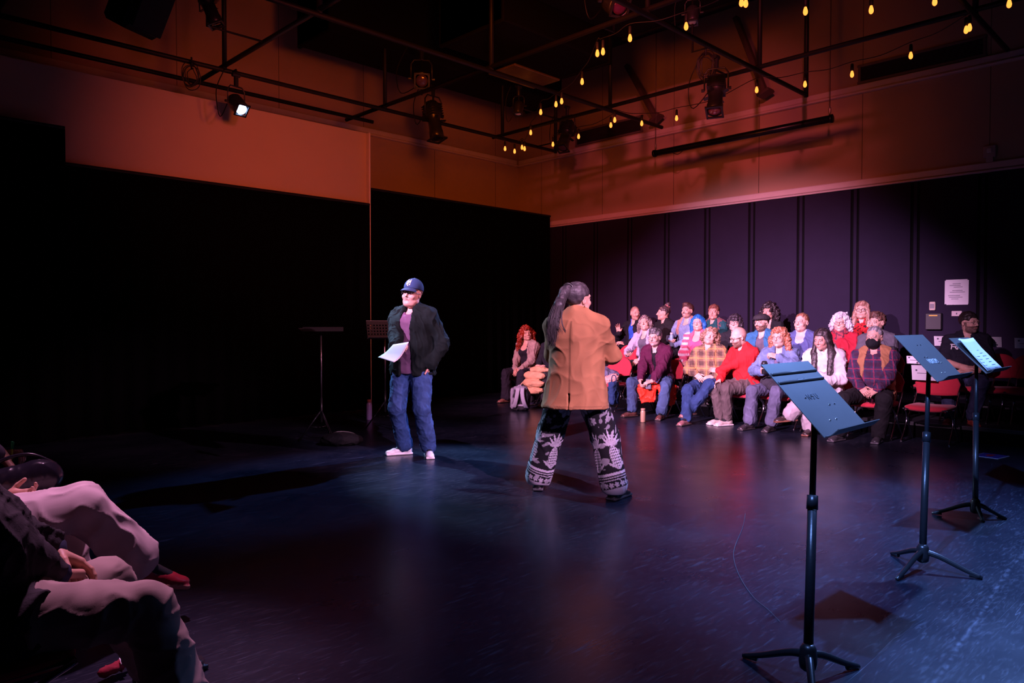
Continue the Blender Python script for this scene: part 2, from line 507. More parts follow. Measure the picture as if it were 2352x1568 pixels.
# ================================================================== the room
def floor_mat():
    m, nt, b = _nt('black_stage_floor')
    N, L = nt.nodes, nt.links
    geo = N.new('ShaderNodeNewGeometry')
    def noise(scale, det=4, vec=None, dist=0.0):
        n = N.new('ShaderNodeTexNoise'); n.inputs['Scale'].default_value = scale; n.inputs['Detail'].default_value = det
        n.inputs['Distortion'].default_value = dist
        L.new(vec or geo.outputs['Position'], n.inputs['Vector']); return n.outputs['Fac']
    def ramp(src, a, b_, ca=(0, 0, 0, 1), cb=(1, 1, 1, 1)):
        r = N.new('ShaderNodeValToRGB'); r.color_ramp.elements[0].position = a; r.color_ramp.elements[1].position = b_
        r.color_ramp.elements[0].color = ca; r.color_ramp.elements[1].color = cb
        L.new(src, r.inputs[0]); return r.outputs[0]
    def math_(op, x, y=None, cl=False):
        n = N.new('ShaderNodeMath'); n.operation = op; n.use_clamp = cl
        for i, q in enumerate((x, y)):
            if q is None: continue
            if isinstance(q, (int, float)): n.inputs[i].default_value = q
            else: L.new(q, n.inputs[i])
        return n.outputs[0]
    def mapped(rot, sc):
        mp = N.new('ShaderNodeMapping'); mp.inputs['Rotation'].default_value = (0, 0, rot); mp.inputs['Scale'].default_value = sc
        L.new(geo.outputs['Position'], mp.inputs['Vector']); return mp.outputs[0]
    # worn broad patches
    patch = ramp(noise(1.1, 5), .42, .72)
    scuffA = ramp(noise(9.0, 8, mapped(.5, (1, 6, 1)), .8), .56, .74)
    scuffB = ramp(noise(13.0, 8, mapped(-.9, (1, 7, 1)), .5), .58, .74)
    speck = ramp(noise(55.0, 2), .72, .78)
    # thin scratch lines, broken up
    def scratch(rot, sc, off):
        n = noise(sc, 2, mapped(rot, (1, 26, 1)), .25)
        a = math_('ABSOLUTE', math_('SUBTRACT', n, .5 + off))
        ln = math_('SUBTRACT', 1.0, math_('MULTIPLY', a, 260.0), True)
        return math_('MULTIPLY', ln, ramp(noise(1.3, 3, mapped(rot + 2, (1, 1, 1))), .54, .66))
    scr = math_('MAXIMUM', scratch(.3, .5, .02), math_('MAXIMUM', scratch(1.4, .45, -.03), scratch(-.7, .4, .0)))
    # one long taped seam worn pale
    pa = on_z(2352, 1262); pb = on_z(2140, 1568)
    dv = (pb - pa); dv.z = 0; dv.normalize(); nv = Vector((-dv.y, dv.x, 0))
    dot = N.new('ShaderNodeVectorMath'); dot.operation = 'DOT_PRODUCT'; L.new(geo.outputs['Position'], dot.inputs[0]); dot.inputs[1].default_value = nv
    dist = math_('ABSOLUTE', math_('SUBTRACT', math_('ADD', dot.outputs['Value'], math_('MULTIPLY', math_('SUBTRACT', noise(3.0, 4), .5), .05)), pa.dot(nv)))
    seam = math_('MULTIPLY', math_('SUBTRACT', 1.0, math_('MULTIPLY', dist, 75.0), True), ramp(noise(19.0, 6), .42, .66))
    wide = math_('MULTIPLY', math_('SUBTRACT', 1.0, math_('MULTIPLY', dist, 6.0), True), ramp(noise(14.0, 6, mapped(.3, (1, 4, 1))), .5, .75))
    tot = math_('ADD', math_('MULTIPLY', patch, .10), math_('MULTIPLY', scuffA, .22))
    tot = math_('ADD', tot, math_('MULTIPLY', scuffB, .16))
    tot = math_('ADD', tot, math_('MULTIPLY', speck, .55))
    tot = math_('ADD', tot, math_('MULTIPLY', scr, .5))
    tot = math_('ADD', tot, math_('MULTIPLY', seam, .40))
    tot = math_('ADD', tot, math_('MULTIPLY', wide, .22), True)
    mx = N.new('ShaderNodeMixRGB'); L.new(tot, mx.inputs[0])
    mx.inputs[1].default_value = (.0065, .009, .018, 1); mx.inputs[2].default_value = (.12, .135, .19, 1)
    L.new(mx.outputs[0], b.inputs['Base Color'])
    rg = math_('ADD', .22, math_('ADD', math_('MULTIPLY', noise(3.5, 6), .14), math_('MULTIPLY', tot, .25)))
    L.new(rg, b.inputs['Roughness'])
    b.inputs['Specular IOR Level'].default_value = .33
    bp = N.new('ShaderNodeBump'); bp.inputs['Strength'].default_value = .10; bp.inputs['Distance'].default_value = .004
    L.new(noise(22.0, 5), bp.inputs['Height']); L.new(bp.outputs[0], b.inputs['Normal'])
    return m
def wall_mat(name, col, axis):
    """painted board wall with butt seams every 1.7 m along its length"""
    m, nt, b = _nt(name)
    N, L = nt.nodes, nt.links
    geo = N.new('ShaderNodeNewGeometry')
    sp = N.new('ShaderNodeSeparateXYZ'); L.new(geo.outputs['Position'], sp.inputs[0])
    md = N.new('ShaderNodeMath'); md.operation = 'PINGPONG'; md.inputs[1].default_value = .85
    ad = N.new('ShaderNodeMath'); ad.operation = 'SUBTRACT'; ad.inputs[1].default_value = 4.38 - 17.0
    L.new(sp.outputs[axis], ad.inputs[0]); L.new(ad.outputs[0], md.inputs[0])
    lt = N.new('ShaderNodeMath'); lt.operation = 'LESS_THAN'; lt.inputs[1].default_value = .006; L.new(md.outputs[0], lt.inputs[0])
    nz = N.new('ShaderNodeTexNoise'); nz.inputs['Scale'].default_value = 1.4; nz.inputs['Detail'].default_value = 6
    L.new(geo.outputs['Position'], nz.inputs['Vector'])
    c1 = N.new('ShaderNodeMixRGB'); c1.inputs[1].default_value = tuple(c * .88 for c in col) + (1,); c1.inputs[2].default_value = tuple(c * 1.08 for c in col) + (1,)
    L.new(nz.outputs['Fac'], c1.inputs[0])
    c2 = N.new('ShaderNodeMixRGB'); c2.inputs[2].default_value = tuple(c * .35 for c in col) + (1,)
    L.new(lt.outputs[0], c2.inputs[0]); L.new(c1.outputs[0], c2.inputs[1]); L.new(c2.outputs[0], b.inputs['Base Color'])
    b.inputs['Roughness'].default_value = .75; b.inputs['Specular IOR Level'].default_value = .25
    return m
BLACKMETAL = mat('black_metal', (.012, .012, .014), .38, .5, .2, 20, .05)
PIPE = mat('black_pipe', (.010, .009, .010), .55, .3, .25, 12)
DRAPE = mat('black_wool_drape', (.0016, .0016, .002), .98, 0, .2, 30, .2, 300, spec=.05)
DARKBOARD = mat('dark_acoustic_board', (.016, .0105, .029), .85, 0, .12, 5, .05, spec=.2)
GROOVE = mat('black_groove_paint', (.004, .004, .005), .9, spec=.1)
RISER = mat('black_riser_paint', (.012, .012, .014), .5, 0, .3, 14, .1, 40)
TAN = (.52, .36, .26)
def struct(name, mb, m, parent=None):
    o = mb.build(name, m, parent)
    if parent is None: o['kind'] = 'structure'
    return o
struct('floor', MB().box((4.5, 4.0, -.05), (17, 20, .1)), floor_mat())
CEIL = 6.9
struct('ceiling', MB().box((4.5, 4.0, CEIL + .05), (17, 20, .1)), mat('dark_ceiling_paint', (.02, .018, .018), .9))
WX, WY = 11.9, 11.9
wr = struct('wall_right', MB().box((WX + .06, 4.0, CEIL / 2), (.12, 20, CEIL)), wall_mat('tan_wall_right', TAN, 'Y'))
struct('wall_back', MB().box((4.5, WY + .06, CEIL / 2), (16.9, .12, CEIL)), wall_mat('tan_wall_back', TAN, 'X'))
# black panelled dado of the audience wall: boards, battens and shadow gaps
low = MB().box((WX - .012, 3.4, 1.75), (.024, 15.6, 3.5)).build('wall_lining', GROOVE, wr)
for k in range(-3, 10):
    y0 = 2.74 + .86 * k
    MB().box((WX - .034, y0 + .43, 1.74), (.03, .735, 3.42), bev=.006).build('wall_panel', DARKBOARD, wr)
    MB().box((WX - .030, y0, 1.74), (.02, .05, 3.42), bev=.004).build('wall_batten', DARKBOARD, wr)
TRIMM = mat('painted_trim', (.78, .64, .62), .5, 0, .08, 8)
def rail(name, kind, z):
    if kind == 'R':
        mb = MB().box((WX - .03, 3.6, z), (.06, 16.5, .10), bev=.012).box((WX - .045, 3.6, z - .075), (.09, 16.5, .03), bev=.008)
    else:
        mb = MB().box((5.6, WY - .03, z), (12.4, .06, .10), bev=.012).box((5.6, WY - .045, z - .075), (12.4, .09, .03), bev=.008)
    struct(name, mb, TRIMM)
rail('trim_1', 'R', 5.0); rail('trim_2', 'L', 5.0); rail('trim_3', 'R', 3.54)
# pale flat standing in front of the back wall, its edge strip and its drapes
struct('wall_left', MB().box((2.05, 9.96, 2.175), (9.0, .10, 4.35)), mat('pale_flat_paint', (.62, .46, .34), .7, 0, .07, 1.5, spec=.25))
struct('trim_4', MB().box((6.540, 9.875, 2.175), (.028, .09, 4.35), bev=.004), TRIMM)
def curtain(label, p0, p1, z0, z1, amp=.05, per=.22, hem=True, name='stage_curtain', seed=0):
    p0 = Vector(p0 + (0,)); p1 = Vector(p1 + (0,)); L = (p1 - p0).length; u = (p1 - p0) / L; n = Vector((u.y, -u.x, 0))
    r = random.Random(seed); ph = [r.uniform(0, 6) for _ in range(4)]
    def fn(s, t):
        x = s * L; z = z1 + (z0 - z1) * t
        a = amp * (.35 + .65 * t)
        w = a * (math.sin(2 * PI * x / per + ph[0] + .8 * math.sin(x * 2.1 + ph[1])) + .4 * math.sin(2 * PI * x / (per * 2.7) + ph[2] + t))
        return p0 + u * x + n * w + Vector((0, 0, z))
    o = thing(name, label, 'curtain', p0 + (p1 - p0) * .5)
    c = o.location.copy()
    MB().grid(lambda s, t: fn(s, t) - c, int(L / per * 8), 5, .008).build('drape', DRAPE, o, True)
    MB().tube([p0 - c + Vector((0, 0, z1 + .02)), p1 - c + Vector((0, 0, z1 + .02))], .022, 8).build('curtain_rail', PIPE, o)
    return o
curtain('low black drape hanging along the foot of the pale lit flat', (-1.5, 9.80), (6.505, 9.80), .02, 3.2, .03, .24, seed=1)
curtain('taller black drape overlapping the left end of the pale flat', (-2.2, 9.66), (2.30, 9.66), .02, 3.58, .03, .26, seed=2)
curtain('black drape across the far corner beside the pale flat', (6.2, 10.6), (11.55, 10.6), .02, 3.62, .04, .24, seed=3)
# stepped platforms under the second and third rows
def platform(label, x0, x1, y0, y1, h):
    o = thing('riser_platform', label, 'riser', ((x0 + x1) / 2, (y0 + y1) / 2, 0))
    MB().box((0, 0, h - .02), (x1 - x0, y1 - y0, .04), bev=.004).build('deck', RISER, o)
    MB().box((0, 0, (h - .04) / 2), (x1 - x0 - .03, y1 - y0 - .03, h - .04)).build('skirt', DRAPE, o)
    e = MB().box((-(x1 - x0) / 2 + .012, 0, h + .002), (.022, y1 - y0 - .02, .006)).build('nosing', mat('lit_nosing', (.10, .095, .11), .35, .5), o)  # paler strip puts the light along the deck edge into colour
platform('low black audience platform under the second row of seats', 9.60, 10.50, -2.0, 9.9, .18)
platform('higher black audience platform under the back row of seats', 10.51, 11.82, -2.0, 9.9, .36)

# ------------------------------------------------------------------ ceiling grid, ducts, braces
GZ = 4.65
grid = thing('lighting_grid', 'black pipe lighting grid hung below the dark ceiling', 'lighting grid', (6.6, 5.8, GZ))
go = grid.location.copy()
def pipe(a, b, r=.03, name='pipe'):
    return MB().tube([Vector(a) - go, Vector(b) - go], r, 10).build(name, PIPE, grid, True)
for y in (9.5, 7.1, 4.65, 2.2): pipe((-1.5, y, GZ), (10.5, y, GZ))
for x in (1.65, 4.1, 6.6, 9.1): pipe((x, -2.5, GZ + .06), (x, 9.75, GZ + .06))
pipe((-1.5, 10.28, GZ + .02), (6.9, 10.28, GZ + .02)); pipe((4.1, 9.4, GZ + .06), (4.1, 10.5, GZ + .06)); pipe((6.6, 9.4, GZ + .06), (6.6, 10.6, GZ + .06))
for x in (1.65, 4.1, 6.6, 9.1):
    for y in (9.5, 7.1, 4.65, 2.2): pipe((x, y, GZ), (x, y, CEIL), .03, 'drop_pipe')
for y in (9.5, 4.65): pipe((10.5, y, GZ - .03), (10.5, y, CEIL), .032, 'drop_pipe')
DUCT = mat('black_duct_paint', (.006, .006, .007), .8, spec=.15)
def duct(label, c, s, name='air_duct', cat='duct'):
    o = thing(name, label, cat, c)
    MB().box((0, 0, 0), s, bev=.02).build('casing', DUCT, o)
    MB().box((-s[0] / 2 + .03, 0, 0), (.06, s[1] + .04, s[2] + .04), bev=.01).build('flange', DUCT, o)
    MB().box((s[0] / 2 - .03, 0, 0), (.06, s[1] + .04, s[2] + .04), bev=.01).build('flange', DUCT, o)
    return o
duct('long black air duct high above the back drapes', (8.1, 9.9, 6.15), (5.0, .9, 1.15))
duct('wide black duct overhead in the middle of the ceiling', (6.6, 5.9, 6.1), (5.2, 2.0, .8))
duct('black duct crossing overhead nearest the viewer', (3.6, 3.2, 6.2), (4.6, 1.6, .8))
duct('black duct over the pipe grid in front of the string lights', (7.9, 7.7, 5.7), (2.3, 1.3, .7))
gp = thing('ceiling_panel', 'ceiling panel with warm light painted into its bronze tone beside the string lights', 'panel', at_d(1205, 176, 10.9))
MB().box((0, 0, 0), (.95, .55, .03), bev=.006).build('board', mat('warm_lit_board', (.30, .20, .08), .35, .6, .5, 6, .4, 12), gp)  # tan metallic tone carries the warm light that falls on this piece
def brace(label, a, b, w=.12):
    a = Vector(a); b = Vector(b); c = (a + b) / 2
    o = thing('roof_brace', label, 'brace', c)
    MB().box((0, 0, 0), (w, w * .7, (b - a).length), rot_to(b - a), .01).build('strut', mat('maroon_steel', (.10, .06, .055), .6), o)
    MB().box(b - c, (.22, .22, .05), rot_to(b - a), .006).build('end_plate', mat('maroon_steel', (.1, .06, .055), .6), o)
brace('dark slanting roof brace ending left of the rolled screen', on_x(1440, 150, 11.6), on_x(1508, 272, 11.6))
brace('dark slanting roof brace behind the central grid crossing', on_x(1690, 40, 11.6), on_x(1758, 214, 11.6))

# ------------------------------------------------------------------ wall fittings
GRILLE = mat('dark_grille', (.03, .025, .025), .6)
def vent(label, ax, ay0, ay1, bx, by0, by1):
    a1 = on_x(ax, ay1, WX); b1 = on_x(bx, by1, WX); a0 = on_x(ax, ay0, WX)
    h = a0.z - a1.z; c = (a1 + b1) / 2 + Vector((0, 0, h / 2)); L = abs(a1.y - b1.y)
    o = thing('wall_vent', label, 'vent', c)
    fr = MB()
    for s in (-1, 1):
        fr.box((-.015, 0, s * h / 2), (.03, L + .06, .04), bev=.006); fr.box((-.015, s * L / 2, 0), (.03, .04, h), bev=.006)
    fr.build('vent_frame', mat('vent_frame_paint', (.16, .12, .11), .6), o)
    g = MB().box((-.004, 0, 0), (.006, L, h))
    n = 11
    for i in range(n): g.box((-.014, 0, -h / 2 + (i + .5) * h / n), (.022, L, h / n * .35), Matrix.Rotation(.6, 3, 'Y'))
    g.build('louvre', GRILLE, o)
vent('long dark ventilation grille high on the wall at right', 1975, 152, 190, 2262, 85, 128)
vent('shorter dark ventilation grille above the left of the hanging bar', 1325, 302, 334, 1475, 271, 303)
st = thing('alarm_strobe', 'small pale alarm strobe box above the rail at right', 'alarm', on_x(2275, 352, WX) + Vector((-.03, 0, 0)))
MB().box((0, 0, .02), (.06, .15, .16), bev=.01).build('housing', mat('pale_plastic', (.5, .42, .42), .5), st)
MB().box((-.04, 0, .03), (.03, .07, .07), bev=.012).build('lens', mat('strobe_lens', (.75, .7, .7), .2), st)
MB().box((0, 0, -.12), (.04, .09, .13), bev=.004).build('conduit_box', mat('pale_plastic', (.5, .42, .42), .5), st)
PAPER = mat('white_paper', (.80, .80, .82), .8, 0, .04, 20)
INK = mat('printed_ink', (.12, .12, .15), .8)
nt_ = thing('wall_notice', 'large white printed notice pinned to the dark wall at right', 'notice', on_x(2200, 671, WX) + Vector((-.06, 0, 0)))
MB().box((0, 0, 0), (.006, .30, .335)).build('sheet', PAPER, nt_)
nl = MB()
for i, (w, y) in enumerate(((.10, .0), (.14, .02), (.11, -.02), (.0, 0), (.13, -.01), (.19, -.01), (.0, 0), (.15, .03), (.17, .01), (.09, .02))):
    if w: nl.box((-.0045, y, .12 - i * .024), (.002, w, .006))
nl.build('printed_lines', INK, nt_)
MB().box((0, 0, .172), (.014, .27, .014)).box((0, -.01, -.172), (.014, .27, .014)).build('holder_strip', PAPER, nt_)
th = thing('thermostat', 'small cream thermostat on the dark wall left of the notice', 'thermostat', on_x(2145, 703, WX) + Vector((-.065, 0, 0)))
MB().box((0, 0, 0), (.04, .08, .125), bev=.01).build('housing', mat('cream_plastic', (.62, .5, .42), .5), th)
MB().box((-.022, 0, 0), (.006, .055, .07)).build('display', mat('grey_lcd', (.2, .18, .2), .3), th)
bx = thing('control_box', 'black wall box with a yellow strip below the thermostat', 'control box', on_x(2149, 738, WX) + Vector((-.08, 0, 0)))
MB().box((0, 0, 0), (.07, .21, .24), bev=.008).build('housing', mat('box_black', (.015, .014, .016), .5), bx)
MB().box((-.037, 0, .085), (.004, .11, .016)).build('yellow_strip', mat('yellow_tape', (.75, .5, .04), .5), bx)
sw = thing('switch_plate', 'pale switch plate on the dark wall below the notice', 'switch', on_x(2200, 720, WX) + Vector((-.055, 0, 0)))
MB().box((0, 0, 0), (.012, .13, .075), bev=.004).build('plate', mat('plate_plastic', (.6, .5, .5), .45), sw)
MB().box((-.008, .0, 0), (.008, .014, .022)).build('toggle', INK, sw)

# ------------------------------------------------------------------ rolled screen on cables
sa = on_x(1506, 352, 10.9); sb = on_x(1906, 273, 10.9); sc_ = (sa + sb) / 2
scr = thing('rolled_screen', 'long black rolled projection screen hanging level on two cables', 'projection screen', sc_)
MB().tube([sa - sc_, sb - sc_], .055, 14).build('casing', mat('black_gloss_casing', (.012, .012, .014), .3, .3), scr, True)
for p in (sa, sb):
    MB().tube([p - sc_, p - sc_ + (sb - sa).normalized() * (.04 if p is sb else -.04)], .064, 14).build('end_cap', BLACKMETAL, scr, True)
    MB().tube([p - sc_ + Vector((0, 0, .05)), p - sc_ + Vector((0, 0, CEIL - sc_.z - (p - sc_).z))], .006, 6).build('cable', mat('cable_dark', (.06, .04, .04), .5), scr)
    MB().lathe([(.012, -.05), (.018, -.03), (.018, .03), (.012, .05)], 10, p - sc_ + Vector((0, 0, .12))).build('turnbuckle', mat('dull_steel', (.5, .45, .45), .35, .8), scr)
MB().tube(smoothly([sa - sc_ + Vector((0, -.35 - .1 * i, -.05 - .04 * (i == 1))) for i in range(3)]), .006, 6).build('pull_cord', PIPE, scr)

# ------------------------------------------------------------------ lamps on the grid
CASE = mat('lantern_black', (.05, .05, .06), .32, .6, .2, 15)
def lantern(label, c, aim, on=None, s=1.0, kind='profile', lens=(.10, .05, .12), lead=0.0):
    """c = lens centre; body runs back along -aim"""
    c = Vector(c); aim = Vector(aim).normalized(); R = rot_to(aim)
    o = thing('stage_lantern', label, 'stage light', c)
    if kind == 'profile':
        prof = [(.02, -.56), (.085, -.54), (.11, -.46), (.115, -.36), (.10, -.31), (.085, -.29), (.088, -.25), (.092, -.12), (.10, -.10), (.102, -.01), (.09, 0)]
    else:
        prof = [(.03, -.34), (.09, -.33), (.12, -.28), (.125, -.16), (.115, -.10), (.12, -.02), (.105, 0)]
    MB().lathe([(r * s, z * s) for r, z in prof] + [(prof[-1][0] * s * .9, -.03 * s)], 20, (0, 0, 0), R, False).build('housing', CASE, o, True)
    if kind == 'profile':
        f = MB()
        for k in range(6): f.box(R @ Vector((0, 0, (-.50 + .035 * k) * s)), (.215 * s, .215 * s, .008 * s), R, .0)
        f.build('cooling_fin', CASE, o)
        sh = MB()
        for a in range(4):
            d = Matrix.Rotation(a * PI / 2 + .4, 3, 'Z') @ Vector((.13, 0, -.27)); sh.box(R @ (d * s), (.08 * s, .05 * s, .006 * s), R @ Matrix.Rotation(a * PI / 2 + .4, 3, 'Z'))
        sh.build('shutter_handle', CASE, o)
    fr = MB()
    for k in range(4):
        d = Matrix.Rotation(k * PI / 2, 3, 'Z')
        fr.box(R @ (d @ Vector((.095 * s, 0, .012 * s))), (.022 * s, .21 * s, .02 * s), R @ d)
    fr.build('gel_frame', CASE, o)
    MB().lathe([(.0, .006 * s), (.05 * s, .004 * s), (.082 * s, -.004 * s), (.082 * s, -.02 * s)], 20, (0, 0, 0), R, False).build('lens', on if on else mat('lens_' + str(lens[0]), lens, .12, 0, .1, 8, coat=.5), o, True)
    mid = R @ Vector((0, 0, (-.36 if kind == 'profile' else -.2) * s))
    side = aim.cross(Vector((0, 0, 1))).normalized() if abs(aim.z) < .98 else Vector((1, 0, 0))
    top = mid + Vector((0, 0, .26 * s))
    w = .145 * s
    MB().tube([mid + side * w, mid + side * w + Vector((0, 0, .2 * s)), top + side * w * .7, top - side * w * .7, mid - side * w + Vector((0, 0, .2 * s)), mid - side * w], .011 * s, 8).build('yoke', CASE, o, True)
    MB().box(top + Vector((0, 0, .07)), (.05, .05, .14), None, .008).tube([top + Vector((-.05, 0, .15)), top + Vector((.05, 0, .15))], .03, 8).build('clamp', CASE, o)
    cw = c + top
    cands = [Vector((min(max(cw.x, -1.5), 10.5), y, GZ)) for y in (9.5, 7.1, 4.65, 2.2)] + [Vector((x, min(max(cw.y, -2.5), 9.75), GZ + .06)) for x in (1.65, 4.1, 6.6, 9.1)]
    hp = min(cands, key=lambda q: (q - cw).length) - c
    MB().tube([top + Vector((0, 0, .13)), Vector((top.x, top.y, hp.z)), hp], .014, 8).build('hanging_arm', PIPE, o, True)
    for q in (side, -side):
        MB().tube([mid + q * w, mid + q * (w + .04)], .02 * s, 8).build('knob', CASE, o)
    cz = smoothly([mid - aim * .18 * s, mid - aim * .3 * s + Vector((0, 0, -.1)), mid + side * .28 * s + Vector((0, 0, -.22 + lead)), mid + side * .34 * s + Vector((0, 0, .1)), top + side * .2 * s + Vector((0, 0, .18))], 6)
    MB().tube(cz, .007, 6).build('power_lead', PIPE, o, True)
    return o
GLOW = glow('lit_lens', (.38, .62, 1.0), 9.0)
F1 = Vector(LAMP_BACK)
aim1 = (Vector((4.7, 5.6, .9)) - F1).normalized()
lantern('lit lantern shining blue white, hung at left from the pipe grid', F1 - aim1 * .05, aim1, GLOW, .82, 'fresnel')
lantern('dark spotlight with a square frame under the central pipe crossing', at_d(1641, 256, 9.6), (-.42, -.18, -.9), None, 1.05, lens=(.28, .07, .10))
lantern('dark spotlight among the string bulbs right of the far corner', at_d(1291, 340, 13.0), (-.5, -.1, -.95), None, 1.05, lens=(.08, .04, .10))
lantern('dark spotlight pointing down beneath the black ductwork, left of string lights', at_d(1004, 318, 11.9), (.0, -.25, -1), None, 1.15, lens=(.02, .015, .02))
lantern('dark lantern with a round violet lens beside the ductwork', at_d(969, 186, 10.6), (-.55, -.75, -.45), None, 1.05, 'fresnel', lens=(.09, .05, .14))
lantern('dark lantern with a magenta lens at the top edge of the picture', at_d(1424, 16, 8.3), (-.4, -.75, -.6), None, 1.05, 'fresnel', lens=(.10, .02, .08))
lantern('dark lantern hanging at top left beside the vertical pipe', at_d(497, 56, 8.3), (.3, -.25, -1), None, .8, lens=(.015, .015, .02))
lantern('black floodlight with a pale lens painted as a glint near the bulbs at upper right', at_d(1590, 52, 8.9), (-.2, -.1, -1), None, .62, 'fresnel', lens=(.8, .8, .9))  # near-white lens colour stands in for light glinting on metal edges
lantern('black floodlight with a pale lens painted as a glint left of the string lights', at_d(1190, 262, 11.4), (-.2, -.1, -1), None, .62, 'fresnel', lens=(.8, .8, .9))  # same painted glint: the lens is coloured almost white
# hung loudspeaker; the other lamps have no fixture built
spk = thing('loudspeaker', 'black loudspeaker hung at the top left of the picture', 'loudspeaker', at_d(322, 20, 7.3))
sr = Matrix.Rotation(.45, 3, 'Z') @ Matrix.Rotation(.5, 3, 'X')
MB().box((0, 0, .08), (.42, .34, .60), sr, .04).build('cabinet', mat('speaker_black', (.008, .008, .009), .7), spk)
MB().box(sr @ Vector((0, -.18, .08)), (.36, .02, .52), sr, .01).build('grille', mat('speaker_mesh', (.012, .012, .012), .8), spk)
MB().tube([(0, 0, .3), (0, 0, 1.1)], .02, 8).build('hanger', PIPE, spk)
def coil(label, c, r, n, seed):
    rr = random.Random(seed)
    o = thing('cable_coil', label, 'cable', c)
    mb = MB()
    for i in range(n):
        a = rr.uniform(-.5, .5); R = r * rr.uniform(.8, 1.1); cx = Vector((rr.uniform(-.03, .03), rr.uniform(-.03, .03), rr.uniform(-.05, .03) - r))
        pts = [cx + Matrix.Rotation(a + 2.3, 3, 'Z') @ Vector((R * .7 * math.cos(t * 2 * PI / 20), .02 * math.sin(t), R * 1.1 * math.sin(t * 2 * PI / 20))) for t in range(20)]
        mb.tube(pts, .006, 5, closed=True)
    mb.build('loops', mat('cable_black', (.015, .013, .016), .45), o, True)
    MB().tube([(0, 0, -.05), (0, 0, .1)], .012, 6).build('tie', PIPE, o)
coil('coil of black cable hung left of the central spotlight', at_d(1621, 118, 9.8), .16, 8, 1)
coil('coil of black cable hung left of the lit lantern', at_d(440, 150, 9.2), .13, 5, 2)

# ------------------------------------------------------------------ string lights
BULB = glow('warm_filament_bulb', (1.0, .27, .04), 2.4)
FIL = glow('filament', (1.0, .72, .38), 14.0)
WIRE = mat('string_wire', (.012, .010, .010), .6)
def strand(label, pix, z=4.42, ends=()):
    P = [on_z(x, y, z) for x, y in pix]
    o = thing('string_light', label, 'string lights', P[0], 0, 'warm string lights under the grid')
    c = o.location.copy()
    pts = []
    for i, p in enumerate(P):
        pts.append(p - c + Vector((0, 0, .15)))
        if i < len(P) - 1:
            q = P[i + 1]; d = (q - p).length
            pts.append((p + q) / 2 - c + Vector((0, 0, .15 - .05 * d)))
    for e in ends: pts.append(on_z(e[0], e[1], z) - c + Vector((0, 0, .15)))
    MB().tube(smoothly(pts, 5), .005, 6).build('wire', WIRE, o, True)
    for p in P:
        q = p - c
        b = MB().lathe([(.008, .040), (.012, .034), (.020, .008), (.023, -.012), (.019, -.030), (.009, -.041), (.002, -.043)], 12, q).build('bulb', BULB, o, True)
        MB().lathe([(.004, .02), (.010, .01), (.012, -.015), (.004, -.03)], 8, q).build('filament', FIL, b, True)
        MB().lathe([(.012, .125), (.016, .12), (.019, .075), (.019, .045), (.012, .038)], 10, q).build('socket', WIRE, b, True)
        b.data.materials[0] = BULB
strand('string of warm bulbs slung along the pipe above the rolled screen', [(1270, 331), (1329, 313), (1403, 287), (1412, 275), (1474, 283), (1554, 271), (1738, 206), (1849, 193), (1957, 170), (2092, 127), (2219, 68), (2227, 63)])
strand('string of warm bulbs running from the far corner to the top edge', [(1160, 341), (1182, 347), (1199, 338), (1205, 341), (1219, 304), (1242, 257), (1277, 239), (1290, 232), (1337, 187), (1372, 122), (1385, 118), (1447, 87), (1576, 60), (1703, 5), (1713, 7)])
strand('string of warm bulbs cut by the top right edge of the picture', [(1850, 25), (2001, 22), (2147, 3), (2318, 8)])
